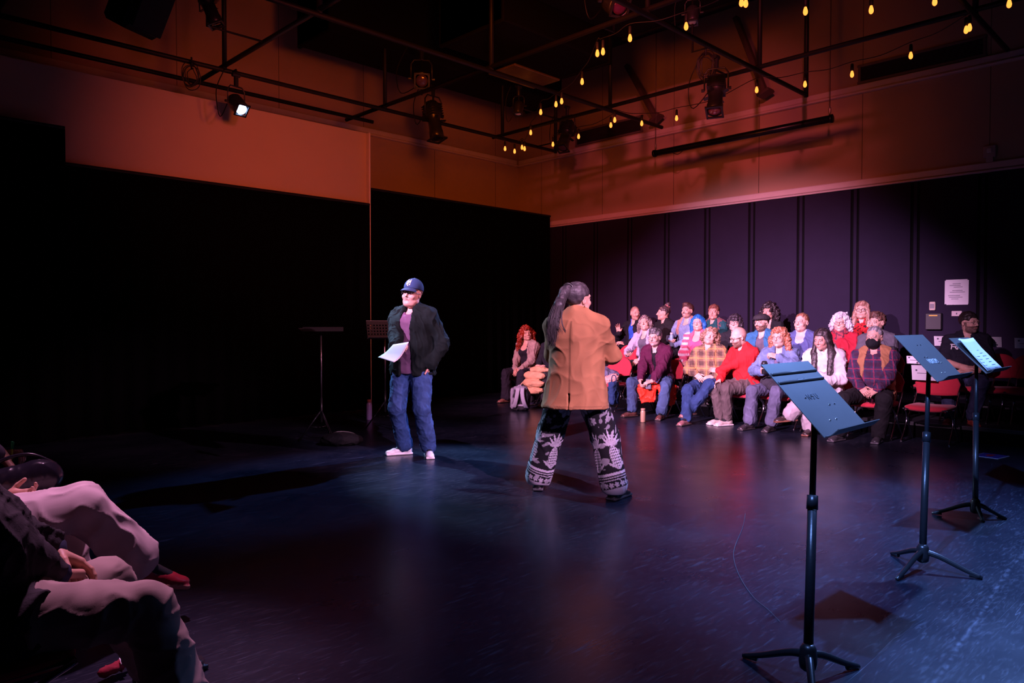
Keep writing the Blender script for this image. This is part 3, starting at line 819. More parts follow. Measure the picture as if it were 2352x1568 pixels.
# ================================================================== people: pose, body, garments
def Rm(ax, deg): return np.array(Matrix.Rotation(math.radians(deg), 3, ax))
def ik(a, c, l1, l2, pole):
    a = A3(a); c = A3(c); d = c - a; L = np.linalg.norm(d); u = d / max(L, 1e-9)
    if L > (l1 + l2) * .998: L = (l1 + l2) * .998; c = a + u * L
    if L < abs(l1 - l2) + .02: L = abs(l1 - l2) + .02; c = a + u * L
    x = (l1 * l1 - l2 * l2 + L * L) / (2 * L); h = math.sqrt(max(l1 * l1 - x * x, 0))
    p = A3(pole); p = uv_(p - u * (p @ u))
    return a + u * x + p * h, c
class J_: pass
def pose(k):
    """joints in the person's own frame: +y ahead, +x to the right hand, z up, origin on the ground below the hips"""
    s = k.get('s', 1.0); w = k.get('w', 1.0); J = J_(); J.s = s; J.w = w; J.k = k
    sit = k.get('seat') is not None
    hz = k['seat'] + .085 if sit else .925 * s
    if 'hz' in k: hz = k['hz']
    J.sit = sit
    J.pel = A3((k.get('px', 0), k.get('py', 0), hz))
    J.Rt = Rm('Z', k.get('twist', 0)) @ Rm('Y', k.get('side', 0)) @ Rm('X', -k.get('lean', 4))
    Rh_ = Rm('Z', k.get('twist', 0) * .4) @ Rm('Y', k.get('side', 0) * .5) @ Rm('X', -k.get('lean', 4) * .6)
    J.waist = J.pel + Rh_ @ A3((0, 0, .19 * s)); J.chest = J.waist + J.Rt @ A3((0, .0, .19 * s)); J.nb = J.chest + J.Rt @ A3((0, -.012, .155 * s))
    y, p, r = k.get('head', (0, 0, 0))
    J.Rh = Rm('Z', y) @ Rm('Y', r) @ Rm('X', p)
    J.hs = k.get('hs', 1.06)
    J.hc = J.nb + J.Rt @ A3((0, .016, .036 * s)) + J.Rh @ A3((0, .018, .105 * J.hs))
    sw = .166 * (.45 + .55 * w) * s
    J.sh = {}; J.el = {}; J.wr = {}; J.hip = {}; J.kn = {}; J.an = {}; J.fd = {}; J.hand = {}
    for q, sg in (('r', 1), ('l', -1)):
        J.sh[q] = J.nb + J.Rt @ A3((sg * sw, k.get('shy' + q, 0.0), -.078 * s + k.get('shz' + q, 0)))
        tgt = k.get('w' + q)
        if tgt is None: tgt = (sg * .05, .26, J.pel[2] + .06) if sit else (sg * .27, .03, hz - .10)
        pole = k.get('e' + q, (sg * .75, -.55, -.55) if sit else (sg * .5, -1, -.1))
        J.el[q], J.wr[q] = ik(J.sh[q], tgt, .295 * s, .255 * s, pole)
        J.hip[q] = J.pel + A3((sg * .09 * (.5 + .5 * w) * s, 0, -.01))
        an = k.get('f' + q)
        if an is None: an = (sg * .14, .44, .085) if sit else (sg * .12, 0, .085)
        kp = k.get('k' + q, (sg * .25, 1.0, .75) if sit else (sg * .15, 1, 0))
        J.kn[q], J.an[q] = ik(J.hip[q], an, .445 * s, .425 * s, kp)
        J.fd[q] = uv_(k.get('d' + q, (sg * .22, 1, 0)))
        h = dict(k.get('h' + q, {}))
        d = uv_(h.get('dir', J.wr[q] - J.el[q]))
        pn = A3(h.get('palm', (-sg * .6, -.1, -.8))); pn = uv_(pn - d * (pn @ d))
        J.hand[q] = (d, pn, sg, h)
    return J
def torso(J, t, belly=0.0, bust=0.0, low=True, flare=0.0, neck=False, shoulder=True, drop=0.0, yoke=1.0):
    w, s = J.w, J.s; x = J.Rt @ A3((1, 0, 0)); f = J.Rt @ A3((0, 1, 0)); u = J.Rt @ A3((0, 0, 1))
    P = []
    pw = (.160 * w * s + t + flare, .118 * w * s + t + flare * .7); ww = (.146 * w * s + t, .108 * w * s + t + belly * .3); cw = (.162 * w * s + t, .118 * w * s + t)
    P.append(ecap(J.pel + A3((0, -.01, -.02 - drop)), J.waist, pw, ww, (1, 0, 0), .05))
    P.append(ecap(J.waist, J.chest, ww, cw, x, .06))
    P.append(ecap(J.chest, J.nb - u * .055 * s, cw, (.092 * w * s + t, .064 * s + t), x, .06))
    if shoulder:
        for q in 'rl': P.append(cap(J.nb + (J.sh[q] - J.nb) * yoke, J.nb - u * .022 * s, .046 * (.5 + .5 * w) * s + t, .046 * s + t, .05))
    if belly: P.append(ell(J.waist + f * (.045 + belly * .55) - u * .035, (.128 * w * s + t, .075 + belly * .5 + t, .145 * s), None, .07))
    if bust:
        for sg in (-1, 1): P.append(ell(J.chest + x * .07 * sg * w + f * (.085 + bust * .3) - u * .03, (.062, .05 + bust * .5, .062), None, .05))
    for q in 'rl': P.append(cap(J.nb + u * .020 - f * .015, J.sh[q] + (J.nb - J.sh[q]) * .35 + u * .012, .036 * (.5 + .5 * w) + t * .6, .030 + t * .6, .05))
    if neck: P.append(cap(J.nb - u * .03, J.hc + J.Rh @ A3((0, -.018, -.05)), .060 * (.6 + .4 * w), .054 * (.7 + .3 * w), .03))
    return P
def arms(J, t, frac=1.0, upper_only=False, which='rl', cuff=0.0):
    a = (.55 + .45 * J.w) * J.s; P = []
    for q in which:
        P.append(cap(J.sh[q], J.el[q] if not upper_only else J.sh[q] + (J.el[q] - J.sh[q]) * frac, .050 * a + t, (.043 * a + t) if not upper_only else .05 * a + t + .006, .04))
        if not upper_only:
            e = J.el[q] + (J.wr[q] - J.el[q]) * frac
            P.append(cap(J.el[q], e, .043 * a + t, .030 * a + t * .8 + cuff, .03))
    return P
def legs_(J, t, end=None, frac=1.0, thigh=0.0, which='rl', kneer=0.0):
    a = (.5 + .5 * J.w) * J.s; P = []
    for q in which:
        P.append(cap(J.hip[q], J.kn[q], .082 * a + t + thigh, .057 * a + t + kneer, .05))
        e = J.kn[q] + (J.an[q] - J.kn[q]) * frac
        P.append(cap(J.kn[q], e, .055 * a + t + kneer, end if end is not None else .038 * a + t, .03))
        if frac == 1.0 and t == 0: P.append(cap(J.an[q], J.an[q] + J.fd[q] * .1 + A3((0, 0, -.04)), .036, .028, .02))
    return P
def hand_prims(W, d, pn, sg, h):
    th = np.cross(d, pn) * sg; P = []; sc = h.get('s', 1.0)
    M = np.stack([th, d, pn], axis=1)
    P.append(cap(W - d * .035, W + d * .015, .027 * sc, .025 * sc, .02))
    P.append(rbox(W + d * .050 * sc, A3((.040, .050, .0145)) * sc, .013 * sc, M, .012))
    P.append(ell(W + d * .035 * sc + th * .026 * sc + pn * .008, A3((.018, .032, .015)) * sc, M, .012))
    curl = h.get('curl', 28); spread = h.get('spread', 3.0)
    cl = curl if isinstance(curl, (list, tuple)) else [curl * .85, curl, curl * 1.08, curl * 1.15]
    for i, (off, L) in enumerate(((.030, .076), (.010, .084), (-.010, .078), (-.029, .061))):
        c = math.radians(cl[i]); L = L * sc
        fd = uv_(d + th * math.tan(math.radians(spread * (1.5 - i)))); p = W + d * (.094 if i < 3 else .086) * sc + th * off * sc
        ang = 0; r0 = .0088 * sc * (.9 if i == 3 else 1)
        for j, (fr, rr) in enumerate(((.45, 1.0), (.30, .92), (.25, .82))):
            ang += c * (.75, 1.05, .7)[j]
            e = p + (fd * math.cos(ang) + pn * math.sin(ang)) * L * fr
            P.append(cap(p, e, r0 * rr, r0 * rr * .92, .004)); p = e
    tc = math.radians(h.get('thumb', 30)); td = uv_(th * .75 + d * .6 + pn * (.15 + .5 * math.sin(tc)))
    p = W + d * .022 * sc + th * .028 * sc + pn * .004; e = p + td * .040 * sc; P.append(cap(p, e, .0135 * sc, .0105 * sc, .008))
    t2 = uv_(td + d * .45 * math.cos(tc) + pn * math.sin(tc) * .6 - th * .3 * math.sin(tc)); e2 = e + t2 * .034 * sc
    P.append(cap(e, e2, .0105 * sc, .0085 * sc, .004))
    return P
def head_prims(J, k):
    s = J.hs; fat = k.get('fat', 0.0); H = lambda v: J.hc + J.Rh @ (A3(v) * s)
    E = lambda c, r, kk=.02, op=0: ell(H(c), A3(r) * s, J.Rh, kk * s, op)
    C = lambda a, b, ra, rb=None, kk=.015, op=0: cap(H(a), H(b), ra * s, (ra if rb is None else rb) * s, kk * s, op)
    ch = k.get('chin', 0.0)
    P = [E((0, -.016, .032), (.075, .095, .089)), E((0, .022, -.030), (.062 + fat * .5, .072, .080), .03),
         E((0, .034, -.078 - ch * .3), (.047 + fat, .050, .038 + ch * .3), .03),
         E((0, .078, -.098 - ch * .4), (.018, .016, .014), .02)]
    for g in (-1, 1):
        P.append(E((g * .038, .066, -.034), (.024 + fat * .4, .022, .022), .02))
        P.append(E((g * .046, .022, -.074), (.018 + fat, .034, .022), .02))
    P.append(C((-.036, .080, .020), (.036, .080, .020), .0105, None, .018))
    for g in (-1, 1): P.append(E((g * .0305, .100, -.001), (.0165, .016, .0115), .010, 1))
    for g in (-1, 1): P.append(E((g * .0305, .0795, -.001), (.0135, .0125, .0125), .004))
    nl = k.get('nose', 1.0)
    P += [C((0, .088, .012), (0, .105 + .006 * nl, -.026), .0075, .0105 * nl, .010), C((-.011, .094, -.032), (.011, .094, -.032), .0085, None, .008)]
    P += [C((-.019, .0885, -.0535), (.019, .0885, -.0535), .0058, None, .006), C((-.016, .0885, -.0635), (.016, .0885, -.0635), .0066, None, .006)]
    if k.get('open'): P.append(E((0, .100, -.0585), (.017, .012, .0036), .004, 1))
    for g in (-1, 1):
        P.append(E((g * .0765, -.008, -.008), (.0085, .019, .031), .008)); P.append(E((g * .0835, -.002, -.006), (.006, .010, .018), .004, 1))
    nb = J.nb + J.Rt @ A3((0, .0, -.01))
    P.append(cap(nb, H((0, -.018, -.05)), .058 * (.6 + .4 * J.w), .052 * (.7 + .3 * J.w) + fat * .5, .03))
    if fat: P.append(E((0, .035, -.105), (.045 + fat, .045, .024), .03))
    return P
def face_paint(J, k):
    sk = A3(k.get('skin', (.62, .36, .27))); hc_ = A3(k.get('brow', k.get('hairc', (.05, .03, .02)))); s = J.hs
    lip = A3(k.get('lip', sk * A3((.80, .50, .50))))
    brd = k.get('beard'); mus = k.get('mustache'); stub = k.get('stubble'); bc = A3(k.get('beardc', k.get('hairc', (.05, .03, .02))))
    def fn(V):
        q = ((V - J.hc) @ J.Rh) / s; x, y, z = q[:, 0], q[:, 1], q[:, 2]; ax = np.abs(x)
        C = np.tile(sk, (len(V), 1)) * (1 + .05 * nz3(V, 55, 3))[:, None]
        def mix(m, c):
            m = np.clip(m, 0, 1)[:, None]; C[:] = C * (1 - m) + A3(c) * m
        mix(.35 * np.exp(-((ax - .042) ** 2 + (z + .034) ** 2) / .0005) * (y > .03), sk * A3((1.0, .72, .70)))
        if stub: mix(stub * (z < -.036) * (z > -.12) * (y > .0) * (ax < .07), bc)
        if k.get('buzz'): mix(k['buzz'] * ((z > .035) & (y < .058)) + k['buzz'] * ((y < -.005) & (z > -.04) & (ax < .0735)), hc_)
        ln = nz3(V, 260, 9) * .1
        if brd:
            m = ((z < -.040 - .0 * ax) & (y > .012) & (z > -.135)) | ((z < -.0) & (z > -.06) & (y > .006) & (y < .030) & (ax > .055))
            m = m & ~((ax < .022) & (z > -.068) & (z < -.050)) & ~((z > -.036) & (y > .06))
            mix(m * (brd + ln), bc)
        if mus: mix(((z < -.0375) & (z > -.0515) & (ax < .030 + .1 * np.maximum(-.044 - z, 0)) & (y > .06)) * (mus + ln), bc)
        mix(((z < -.0485) & (z > -.0695) & (ax < .0225 - 1.2 * np.abs(z + .0585) * .6) & (y > .07)) * .85, lip)
        if k.get('smile'): mix((np.abs(z + .0585 - ax * ax * 14 * k['smile']) < .0032) * (ax < .019) * (y > .07), (.85, .8, .78))
        elif k.get('open'): mix(((np.abs(z + .0585) < .003) & (ax < .016) & (y > .065)), (.10, .02, .02))
        else: mix(((np.abs(z + .0585 - ax * ax * 6) < .0022) & (ax < .023) & (y > .07)) * .8, sk * .25)
        bz = .0175 + .13 * ax - 1.6 * np.maximum(ax - .032, 0)
        mix(((np.abs(z - bz) < k.get('browt', .0036)) & (ax > .012) & (ax < .047) & (y > .05)) * .85, hc_)
        ex, ez = (ax - .0305) / .0135, (z + .001) / (.0047 if not k.get('shut') else .0018)
        eye = (ex * ex + ez * ez < 1) & (y > .06)
        mix(((ex * .88) ** 2 + (ez * .72) ** 2 < 1) * (y > .06) * .55, sk * .35)
        mix(eye * 1.0, (.50, .44, .43) if not k.get('shut') else sk * .25)
        gx = k.get('gaze', 0.0)
        mix((((x - np.sign(x) * .0305 - gx) / .0052) ** 2 + ((z + .001) / .0052) ** 2 < 1) * eye, (.03, .02, .015))
        mix((y > .0) * (np.abs(z + .036) < .003) * (ax > .004) * (ax < .010) * (y > .085), sk * .25)
        return C
    return fn
def hair_prims(J, st, o):
    s = J.hs; H = lambda v: J.hc + J.Rh @ (A3(v) * s); dn = A3((0, 0, -1)) * s
    X = J.Rt @ A3((1, 0, 0)); F = J.Rt @ A3((0, 1, 0))
    E = lambda c, r, kk=.02, op=0: ell(H(c), A3(r) * s, J.Rh, kk * s, op)
    B = lambda c, h, r, op=1, kk=.012: rbox(H(c), A3(h) * s, r * s, J.Rh, kk * s, op)
    v = o.get('vol', .0); hl = o.get('line', .055); P = []
    P.append(E((o.get('part', 0), -.018, .036), (.083 + v, .103 + v, .092 + v)))
    if o.get('quiff'): P.append(E((o.get('part', 0), .048, .102 + v * .5), (.055, .040, .024 + o['quiff']), .03))
    if st in ('curly', 'bob'):
        L = o.get('len', .12); wd = o.get('wide', .03)
        for g in (-1, 1):
            P.append(cap(H((g * .075, -.02, .04)), H((g * (.080 + wd * .6), -.015, -.03)), .030 + v, .034 + v, .03))
            P.append(cap(H((g * (.080 + wd * .6), -.015, -.03)), H((g * (.082 + wd), -.015, 0)) + dn * L, .034 + v, .024 + v, .03))
        P.append(ecap(H((0, -.07, .03)), H((0, -.085, 0)) + dn * L, (.075 * s + v, .04 + v), (.085 * s + wd * .8, .032 + v), X, .03))
    if st == 'long':
        L = o.get('len', .26)
        for g in (-1, 1):
            a = H((g * .060, -.005, .070)); b = H((g * .080, .004, -.035)); c = J.nb + X * g * .100 * (.6 + .4 * J.w) + F * .075 + A3((0, 0, -.02))
            e = J.nb + X * g * .088 + F * (.135 + .05 * o.get('bulge', 0)) + A3((0, 0, -L))
            P += [ecap(a, b, (.030, .040), (.024 + v, .048), X, .025), ecap(b, c, (.024 + v, .048), (.046, .030 + v), X, .03), ecap(c, e, (.046, .030 + v), (.026, .014), X, .03)]
        P.append(ecap(H((0, -.070, .02)), J.nb - F * .09 + A3((0, 0, -max(L - .12, .06))), (.080 * s, .045), (.115 + v, .032 + v), X, .04))
    fo = o.get('face', .060)
    P.append(B((0, .112, hl - .100), (fo, .065, .100), .028))
    if st in ('short', 'bun'):
        P.append(B((0, .02, -.155 + o.get('nape', 0)), (.2, .2, .10), .02))
        for g in (-1, 1): P.append(B((g * .09, .050, -.03), (.035, .062, .055), .02))
        for g in (-1, 1): P.append(B((g * .09, -.005, -.05), (.030, .026, .040), .015))
    if st == 'bun':
        P.append(E(o.get('bunpos', (0, -.085, .105)), (.042, .040, .034), .01))
    if o.get('fringe'): P.append(E((.0, .070, .050), (.062, .030, .030), .02)); 
    return P
def shoe(J, q, c, parent, boot=0.0, lace=None, sole=(.05, .04, .035), m=None, tall=0.0, up=(0, 0, 1), s=1.0):
    A = J.an[q]; fd = A3(J.fd[q]); fd = uv_(fd); up = A3(up); up = uv_(up - fd * (up @ fd)); sd = np.cross(fd, up); M = np.stack([sd, fd, up], axis=1)
    T = lambda x, y, z: A + (sd * x + fd * y + up * z) * s
    P = [cap(T(0, -.035, -.040), T(0, .115, -.050), .043 * s, .036 * s, .02), ell(T(0, .145, -.056), A3((.044, .060, .027)) * s, M, .02),
         cap(T(0, -.012, .012 + boot), T(0, -.01, -.03), .046 * s + tall, .046 * s, .02), rbox(T(0, .062, -.073), A3((.045, .140, .012)) * s, .010 * s, M, .006)]
    c = A3(c); sole = A3(sole); lc = None if lace is None else A3(lace)
    def col(V):
        l = (V - A) @ M / s
        C = np.tile(c, (len(V), 1)) * (1 + .08 * nz3(V, 50, 4))[:, None]
        C[l[:, 2] < -.063] = sole
        if lc is not None:
            m_ = (np.abs(l[:, 0]) < .026) & (l[:, 1] > .022) & (l[:, 1] < .115) & (l[:, 2] > -.05) & (np.sin(l[:, 1] * 300 + 260 * np.abs(l[:, 0])) > .25)
            C[m_] = lc
        return C
    return solid('shoe', P, .0065, col, m or LEATHER, parent)
def plaid(base, a, b, per=.10, ox=0.0):
    base, a, b = A3(base), A3(a), A3(b)
    def fn(V, C):
        u = (V[:, 0] + .35 * V[:, 1]) / per + ox; v = V[:, 2] / per
        su = np.abs((u % 1) - .5) * 2; sv = np.abs((v % 1) - .5) * 2
        o = np.tile(base, (len(V), 1))
        k = .5 * (su > .55)[:, None] + .5 * (sv > .55)[:, None]
        o = o * (1 - k) + a * k
        t = ((su < .13) | (sv < .13))[:, None]
        o = np.where(t, o * .45 + b * .55, o)
        return o * (1 + .1 * nz3(V, 90, 2))[:, None]
    return fn
def glasses(J, parent, col=(.02, .018, .02), r=.023, thick=.0018, flat=.85):
    m = mat('spectacle_frame_%g' % col[0], col, .3)
    s = J.hs; H = lambda x, y, z: Vector(J.hc + J.Rh @ (A3((x, y, z)) * s)); mb = MB()
    for g in (-1, 1):
        mb.tube([H(g * .0315 + r * math.cos(t * PI / 10), .1035 - .004 * abs(math.cos(t * PI / 10)), -.002 + r * flat * math.sin(t * PI / 10)) for t in range(20)], thick * s, 5, closed=True)
        mb.tube([H(g * .054, .098, .004), H(g * .073, .06, .004), H(g * .080, -.002, .000), H(g * .078, -.02, -.015)], thick * s, 5)
    mb.tube([H(-.009, .104, .003), H(0, .107, .006), H(.009, .104, .003)], thick * s, 5)
    return mb.build('glasses', m, parent, True)
PEOPLE = []
def person(label, loc, rz, **k):
    J = pose(k)
    root = thing('person', label, 'person', loc, rz, k.get('group'))
    PEOPLE.append(root); J.root = root
    sk = A3(k.get('skin', (.62, .36, .27))); v = k.get('vox', 1.0)
    # ---- body: one continuous mesh (trunk and limbs, head, hands)
    bits = [polygonize(torso(J, 0, k.get('belly', 0) * .8, k.get('bust', 0) * .6, neck=True) + arms(J, 0, .97) + legs_(J, 0), .012)]
    colr = [np.tile(sk, (len(bits[0][0]), 1))]
    if k.get('sock', (.02, .02, .022)) is not None:
        Vb = bits[0][0]; m_ = np.min([np.linalg.norm(Vb - J.an[q], axis=1) for q in 'rl'], axis=0) < .19
        colr[0][m_] = A3(k.get('sock', (.02, .02, .022)))
    if not k.get('nohead'):
        hb = polygonize(head_prims(J, k), .0046 * v); bits.append(hb); colr.append(face_paint(J, k)(hb[0]))
    for q in 'rl':
        if q in k.get('nohand', ''): continue
        d, pn, sg, h = J.hand[q]
        pb = hand_prims(J.wr[q], d, pn, sg, h)
        if k.get('barearm'): pb = pb + arms(J, 0, 1.0, which=q)[1:]
        b = polygonize(pb, .0042 * v)
        bits.append(b); colr.append(np.tile(sk * A3((1.02, .95, .93)), (len(b[0]), 1)) * (1 + .06 * nz3(b[0], 70, 1))[:, None])
    off = 0; Vs = []; Qs = []
    for b in bits:
        Vs.append(b[0]); Qs.append(b[1] + off); off += len(b[0])
    link('body', raw_mesh('body', np.concatenate(Vs), np.concatenate(Qs), np.clip(np.concatenate(colr), 0, 1)), SKIN, root, smooth=False)
    # ---- legs
    lg = k.get('legs')
    if lg:
        t = lg.get('t', .012); fr = lg.get('frac', .97)
        P = legs_(J, t, lg.get('end'), fr, lg.get('thigh', 0), kneer=lg.get('knee', 0)) + torso(J, t * .8, 0, low=True, shoulder=False)[:1]
        P.append(ell(J.pel + A3((0, -.03, -.02)), (.168 * J.w * J.s, .14 * J.w * J.s, .105), None, .04))
        P.append(plane((0, 0, lg.get('hem', .050)), (0, 0, -1)))
        if lg.get('top') is not None: P.append(plane((0, 0, lg['top']), (0, 0, 1)))
        solid(lg.get('name', 'trousers'), P, lg.get('vox', .0105), lg['c'], lg.get('m', CLOTH), root, lg.get('wr', .006) * (1.25 if J.sit else 1), lg.get('wf', 34), lg.get('seed', 11), lg.get('st', (1, 1, .8)), colfn=lg.get('fn'))
    sh = k.get('shoes')
    if sh:
        for q in 'rl':
            a = dict(sh); a.update(sh.get(q, {})); a.pop('r', None); a.pop('l', None)
            shoe(J, q, a.pop('c'), root, **a)
    # ---- garments on the upper body, inner first
    for g in k.get('tops', []):
        t = g.get('t', .014) * (.86 if J.sit else 1); P = torso(J, t, k.get('belly', 0), k.get('bust', 0), flare=g.get('flare', 0), drop=g.get('drop', 0), yoke=g.get('yoke', 1.0))
        sl = g.get('sleeve', 1)
        AR = [] if sl == 'none' else arms(J, t + .008, .72, True) if sl == 'short' else arms(J, t + g.get('at', 0), sl * .97, cuff=g.get('cuff', 0))
        F = J.Rt @ A3((0, 1, 0)); U = J.Rt @ A3((0, 0, 1)); X = J.Rt @ A3((1, 0, 0))
        if g.get('collar'): P.append(torus(J.nb + U * .012 + F * .006, U - F * .25, .064 * (.6 + .4 * J.w), g['collar'], .01, flat=.55))
        if g.get('hood'): P.append(ell(J.nb - F * .075 - U * .02, (.13, .06, .08), J.Rt, .04))
        if g.get('lap'):
            for q in 'rl': P.append(cap(J.hip[q], J.hip[q] + (J.kn[q] - J.hip[q]) * g['lap'], .095 * (.5 + .5 * J.w) + t, .08 * (.5 + .5 * J.w) + t, .05))
        if g.get('extra'): P += g['extra'](J)
        nk = g.get('neck', .05)
        if nk: P.append(cap(J.nb + U * .10 + F * .04, J.nb + F * (.085 + nk * .4) - U * (nk - .03), .058, .030 + nk * .25, .008, 1))
        op = g.get('open')
        if op:   # an open front: width at the top, width at the hem, depth
            a, b = op[0], op[1]; dp = .20 + k.get('belly', 0)
            P.append(ecap(J.nb + F * .16 + U * .03, J.pel + F * (.20 + k.get('belly', 0)) - U * .12, (a, dp * .72), (b, dp * .80), X, .006, 1))
        if g.get('hem') is not None: P.append(plane((0, 0, g['hem']), (0, 0, -1)))
        if g.get('cut'): P += g['cut'](J)
        P += AR
        solid(g['name'], P, g.get('vox', .0095), g['c'], g.get('m', CLOTH), root, g.get('wr', .006) * (1.35 if J.sit else 1.15), g.get('wf', 30) * (1.2 if J.sit else 1.1), g.get('seed', 3), g.get('st', (1, 1, .7)), colfn=g.get('fn'))
    # ---- hair
    hr = k.get('hair')
    if hr:
        st, o = hr; c = A3(k['hairc'])
        P = hair_prims(J, st, o); c2 = A3(o.get('c2', c * 1.9))
        V, Q = polygonize(P, o.get('vox', .0062))
        if len(V):
            N = vnormals(V, Q); q = (V - J.hc) @ J.Rh
            amp = o.get('amp', .003)
            V = V + N * (amp * nz3(V, o.get('f', 90), 5) + amp * .7 * nz3(V, o.get('f', 90) * 2.2, 6))[:, None]
            mixv = np.clip(.5 + .5 * nz3(q * A3((1.6, 1.0, .35)), 120, 7), 0, 1)[:, None] ** 2
            link('hair', raw_mesh('hair', V, Q, np.clip(c * (1 - mixv) + c2 * mixv, 0, 1)), HAIR, root, smooth=False)
    if k.get('glasses') is not None: glasses(J, root, *k['glasses'])
    if k.get('extra'): k['extra'](J, root)
    return J, root
def to_world(root, p):
    return Matrix.Translation(root.location) @ Matrix.Rotation(root.rotation_euler.z, 4, 'Z') @ Vector(p)
# ================================================================== the two on stage
MAN = Vector((2.0, 0, 0))
def loc_in(loc, rz, p):
    v = Matrix.Rotation(-rz, 3, 'Z') @ (Vector(p) - Vector(loc)); return (v.x, v.y, v.z)
def dir_in(rz, d):
    v = Matrix.Rotation(-rz, 3, 'Z') @ Vector(d); return (v.x, v.y, v.z)
def cam_rz(p): return math.atan2(p[1], p[0]) + PI / 2
TOCAM = lambda p: -Vector((p[0], p[1], 0)).normalized()
JEAN = (.030, .075, .20)
# ---- man in cap
ml = on_z(948, 1046); mrz = cam_rz(ml) - math.radians(26)
hrw = at_d(908, 818, 7.08)
fR = on_z(930, 1043); fL = on_z(985, 1047); fR.z = fL.z = .085
hlw = None
def denim_fn(seed, fade=1.6):
    def fn(V, C):
        n = .5 + .5 * nz3(V * A3((1, 1, .6)), 28, seed); e = folds(V, 40, seed + 1, (1, 1, .9))
        return C * (.8 + .35 * n + .35 * np.clip(e, 0, 1) * fade * .6)[:, None]
    return fn
def man_extra(J, root):
    s = J.hs; H = lambda x, y, z: J.hc + J.Rh @ (A3((x, y, z)) * s)
    cb = thing('baseball_cap', 'navy baseball cap with white interlocked letters on the front panel', 'cap'); COL.objects.unlink(cb); bpy.data.objects.remove(cb)
    navy = A3((.018, .040, .105))
    P = [ell(H(0, -.016, .052), A3((.0865, .108, .094)) * s, J.Rh, .02), plane(H(0, 0, .038), J.Rh @ A3((0, .12, -1))), ell(H(0, -.014, .145), A3((.009, .009, .006)) * s, J.Rh, .004)]
    def cc(V):
        q = (V - J.hc) @ J.Rh; a = np.arctan2(q[:, 0], q[:, 1] + .016 * s)
        return np.tile(navy, (len(V), 1)) * (1 - .35 * (np.abs(np.sin(a * 3)) < .05))[:, None]
    cap_ = solid('cap', P, .004, cc, CLOTH, root)
    def brim(u, v):
        a = (u - .5) * 2.0; r0 = A3((math.sin(a) * .080, .078 * math.cos(a) - .010 + .012, .052)); e = math.cos(a * .5 * PI / 1.05)
        return r0 + A3((math.sin(a) * .012 * v, .078 * v * max(e, 0) ** .6, -.018 * v - .020 * (a ** 2) * .6 - .012 * v * v))
    mb = MB().grid(lambda u, v: H(*brim(u, v)), 22, 6, .004)
    me = mb.build('brim', None, cap_, True); me.data.materials.append(mat('navy_twill', tuple(navy), .8, bump=.2, bscale=200))
    # interlocked letters N and Y as raised white strokes
    lt = MB()
    def on_cap(x, z):
        zz = z; rx, ry, rz_ = .0865, .108, .094
        y = -.016 + ry * math.sqrt(max(1 - (x / rx) ** 2 - ((zz - .052) / rz_) ** 2, 0.02)) + .003
        return Vector(H(x, y, zz))
    def stroke(pts, r=.0032):
        q = []
        for (a, b) in zip(pts[:-1], pts[1:]):
            for i in range(4): q.append((a[0] + (b[0] - a[0]) * i / 4, a[1] + (b[1] - a[1]) * i / 4))
        q.append(pts[-1]); lt.tube([on_cap(x, z) for x, z in q], [r * s * (1.25 if i in (0, len(q) - 1) else 1) for i in range(len(q))], 6)
    cz = .096
    for st_ in ([(-.017, cz - .020), (-.017, cz + .014)], [(-.019, cz + .014), (.017, cz - .020)], [(.017, cz - .020), (.017, cz + .014)],
                [(-.013, cz + .027), (0, cz + .002)], [(.013, cz + .027), (0, cz + .002)], [(0, cz + .002), (0, cz - .029)],
                [(-.022, cz - .020), (-.012, cz - .020)], [(.012, cz + .014), (.022, cz + .014)], [(-.017, cz + .027), (-.009, cz + .027)], [(.009, cz + .027), (.017, cz + .027)], [(-.005, cz - .029), (.005, cz - .029)]): stroke(st_, .0029)
    lt.build('interlocked_letters', mat('white_thread', (.82, .82, .82), .7), cap_, True)
    # jacket collar, pocket, shirt collar and placket edges
    F = J.Rt @ A3((0, 1, 0)); U = J.Rt @ A3((0, 0, 1)); X = J.Rt @ A3((1, 0, 0))
    for g in (-1, 1):
        a = J.nb + X * g * .075 + U * .020 - F * .01; b = J.nb + X * g * .062 + F * .105 - U * .03; c = J.nb + X * g * .115 + F * .120 - U * .105; d = J.nb + X * g * .135 + F * .03 - U * .012
        mb = MB().grid(lambda u, v: tuple((a * (1 - u) + b * u) * (1 - v) + (d * (1 - u) + c * u) * v + U * .012 * math.sin(v * PI)), 6, 4, .006)
        mb.build('collar', mat('dark_green_cord', (.005, .010, .0095), .8, bump=.3, bscale=200), root, True)
    pk = J.chest - X * .088 * J.w + F * (.118 * J.w + .052) - U * .01
def man_tops_extra(J):
    return []
cord = lambda V, C: C * (.85 + .5 * np.clip(folds(V, 24, 4, (1.2, 1.2, .35)), 0, 1))[:, None]
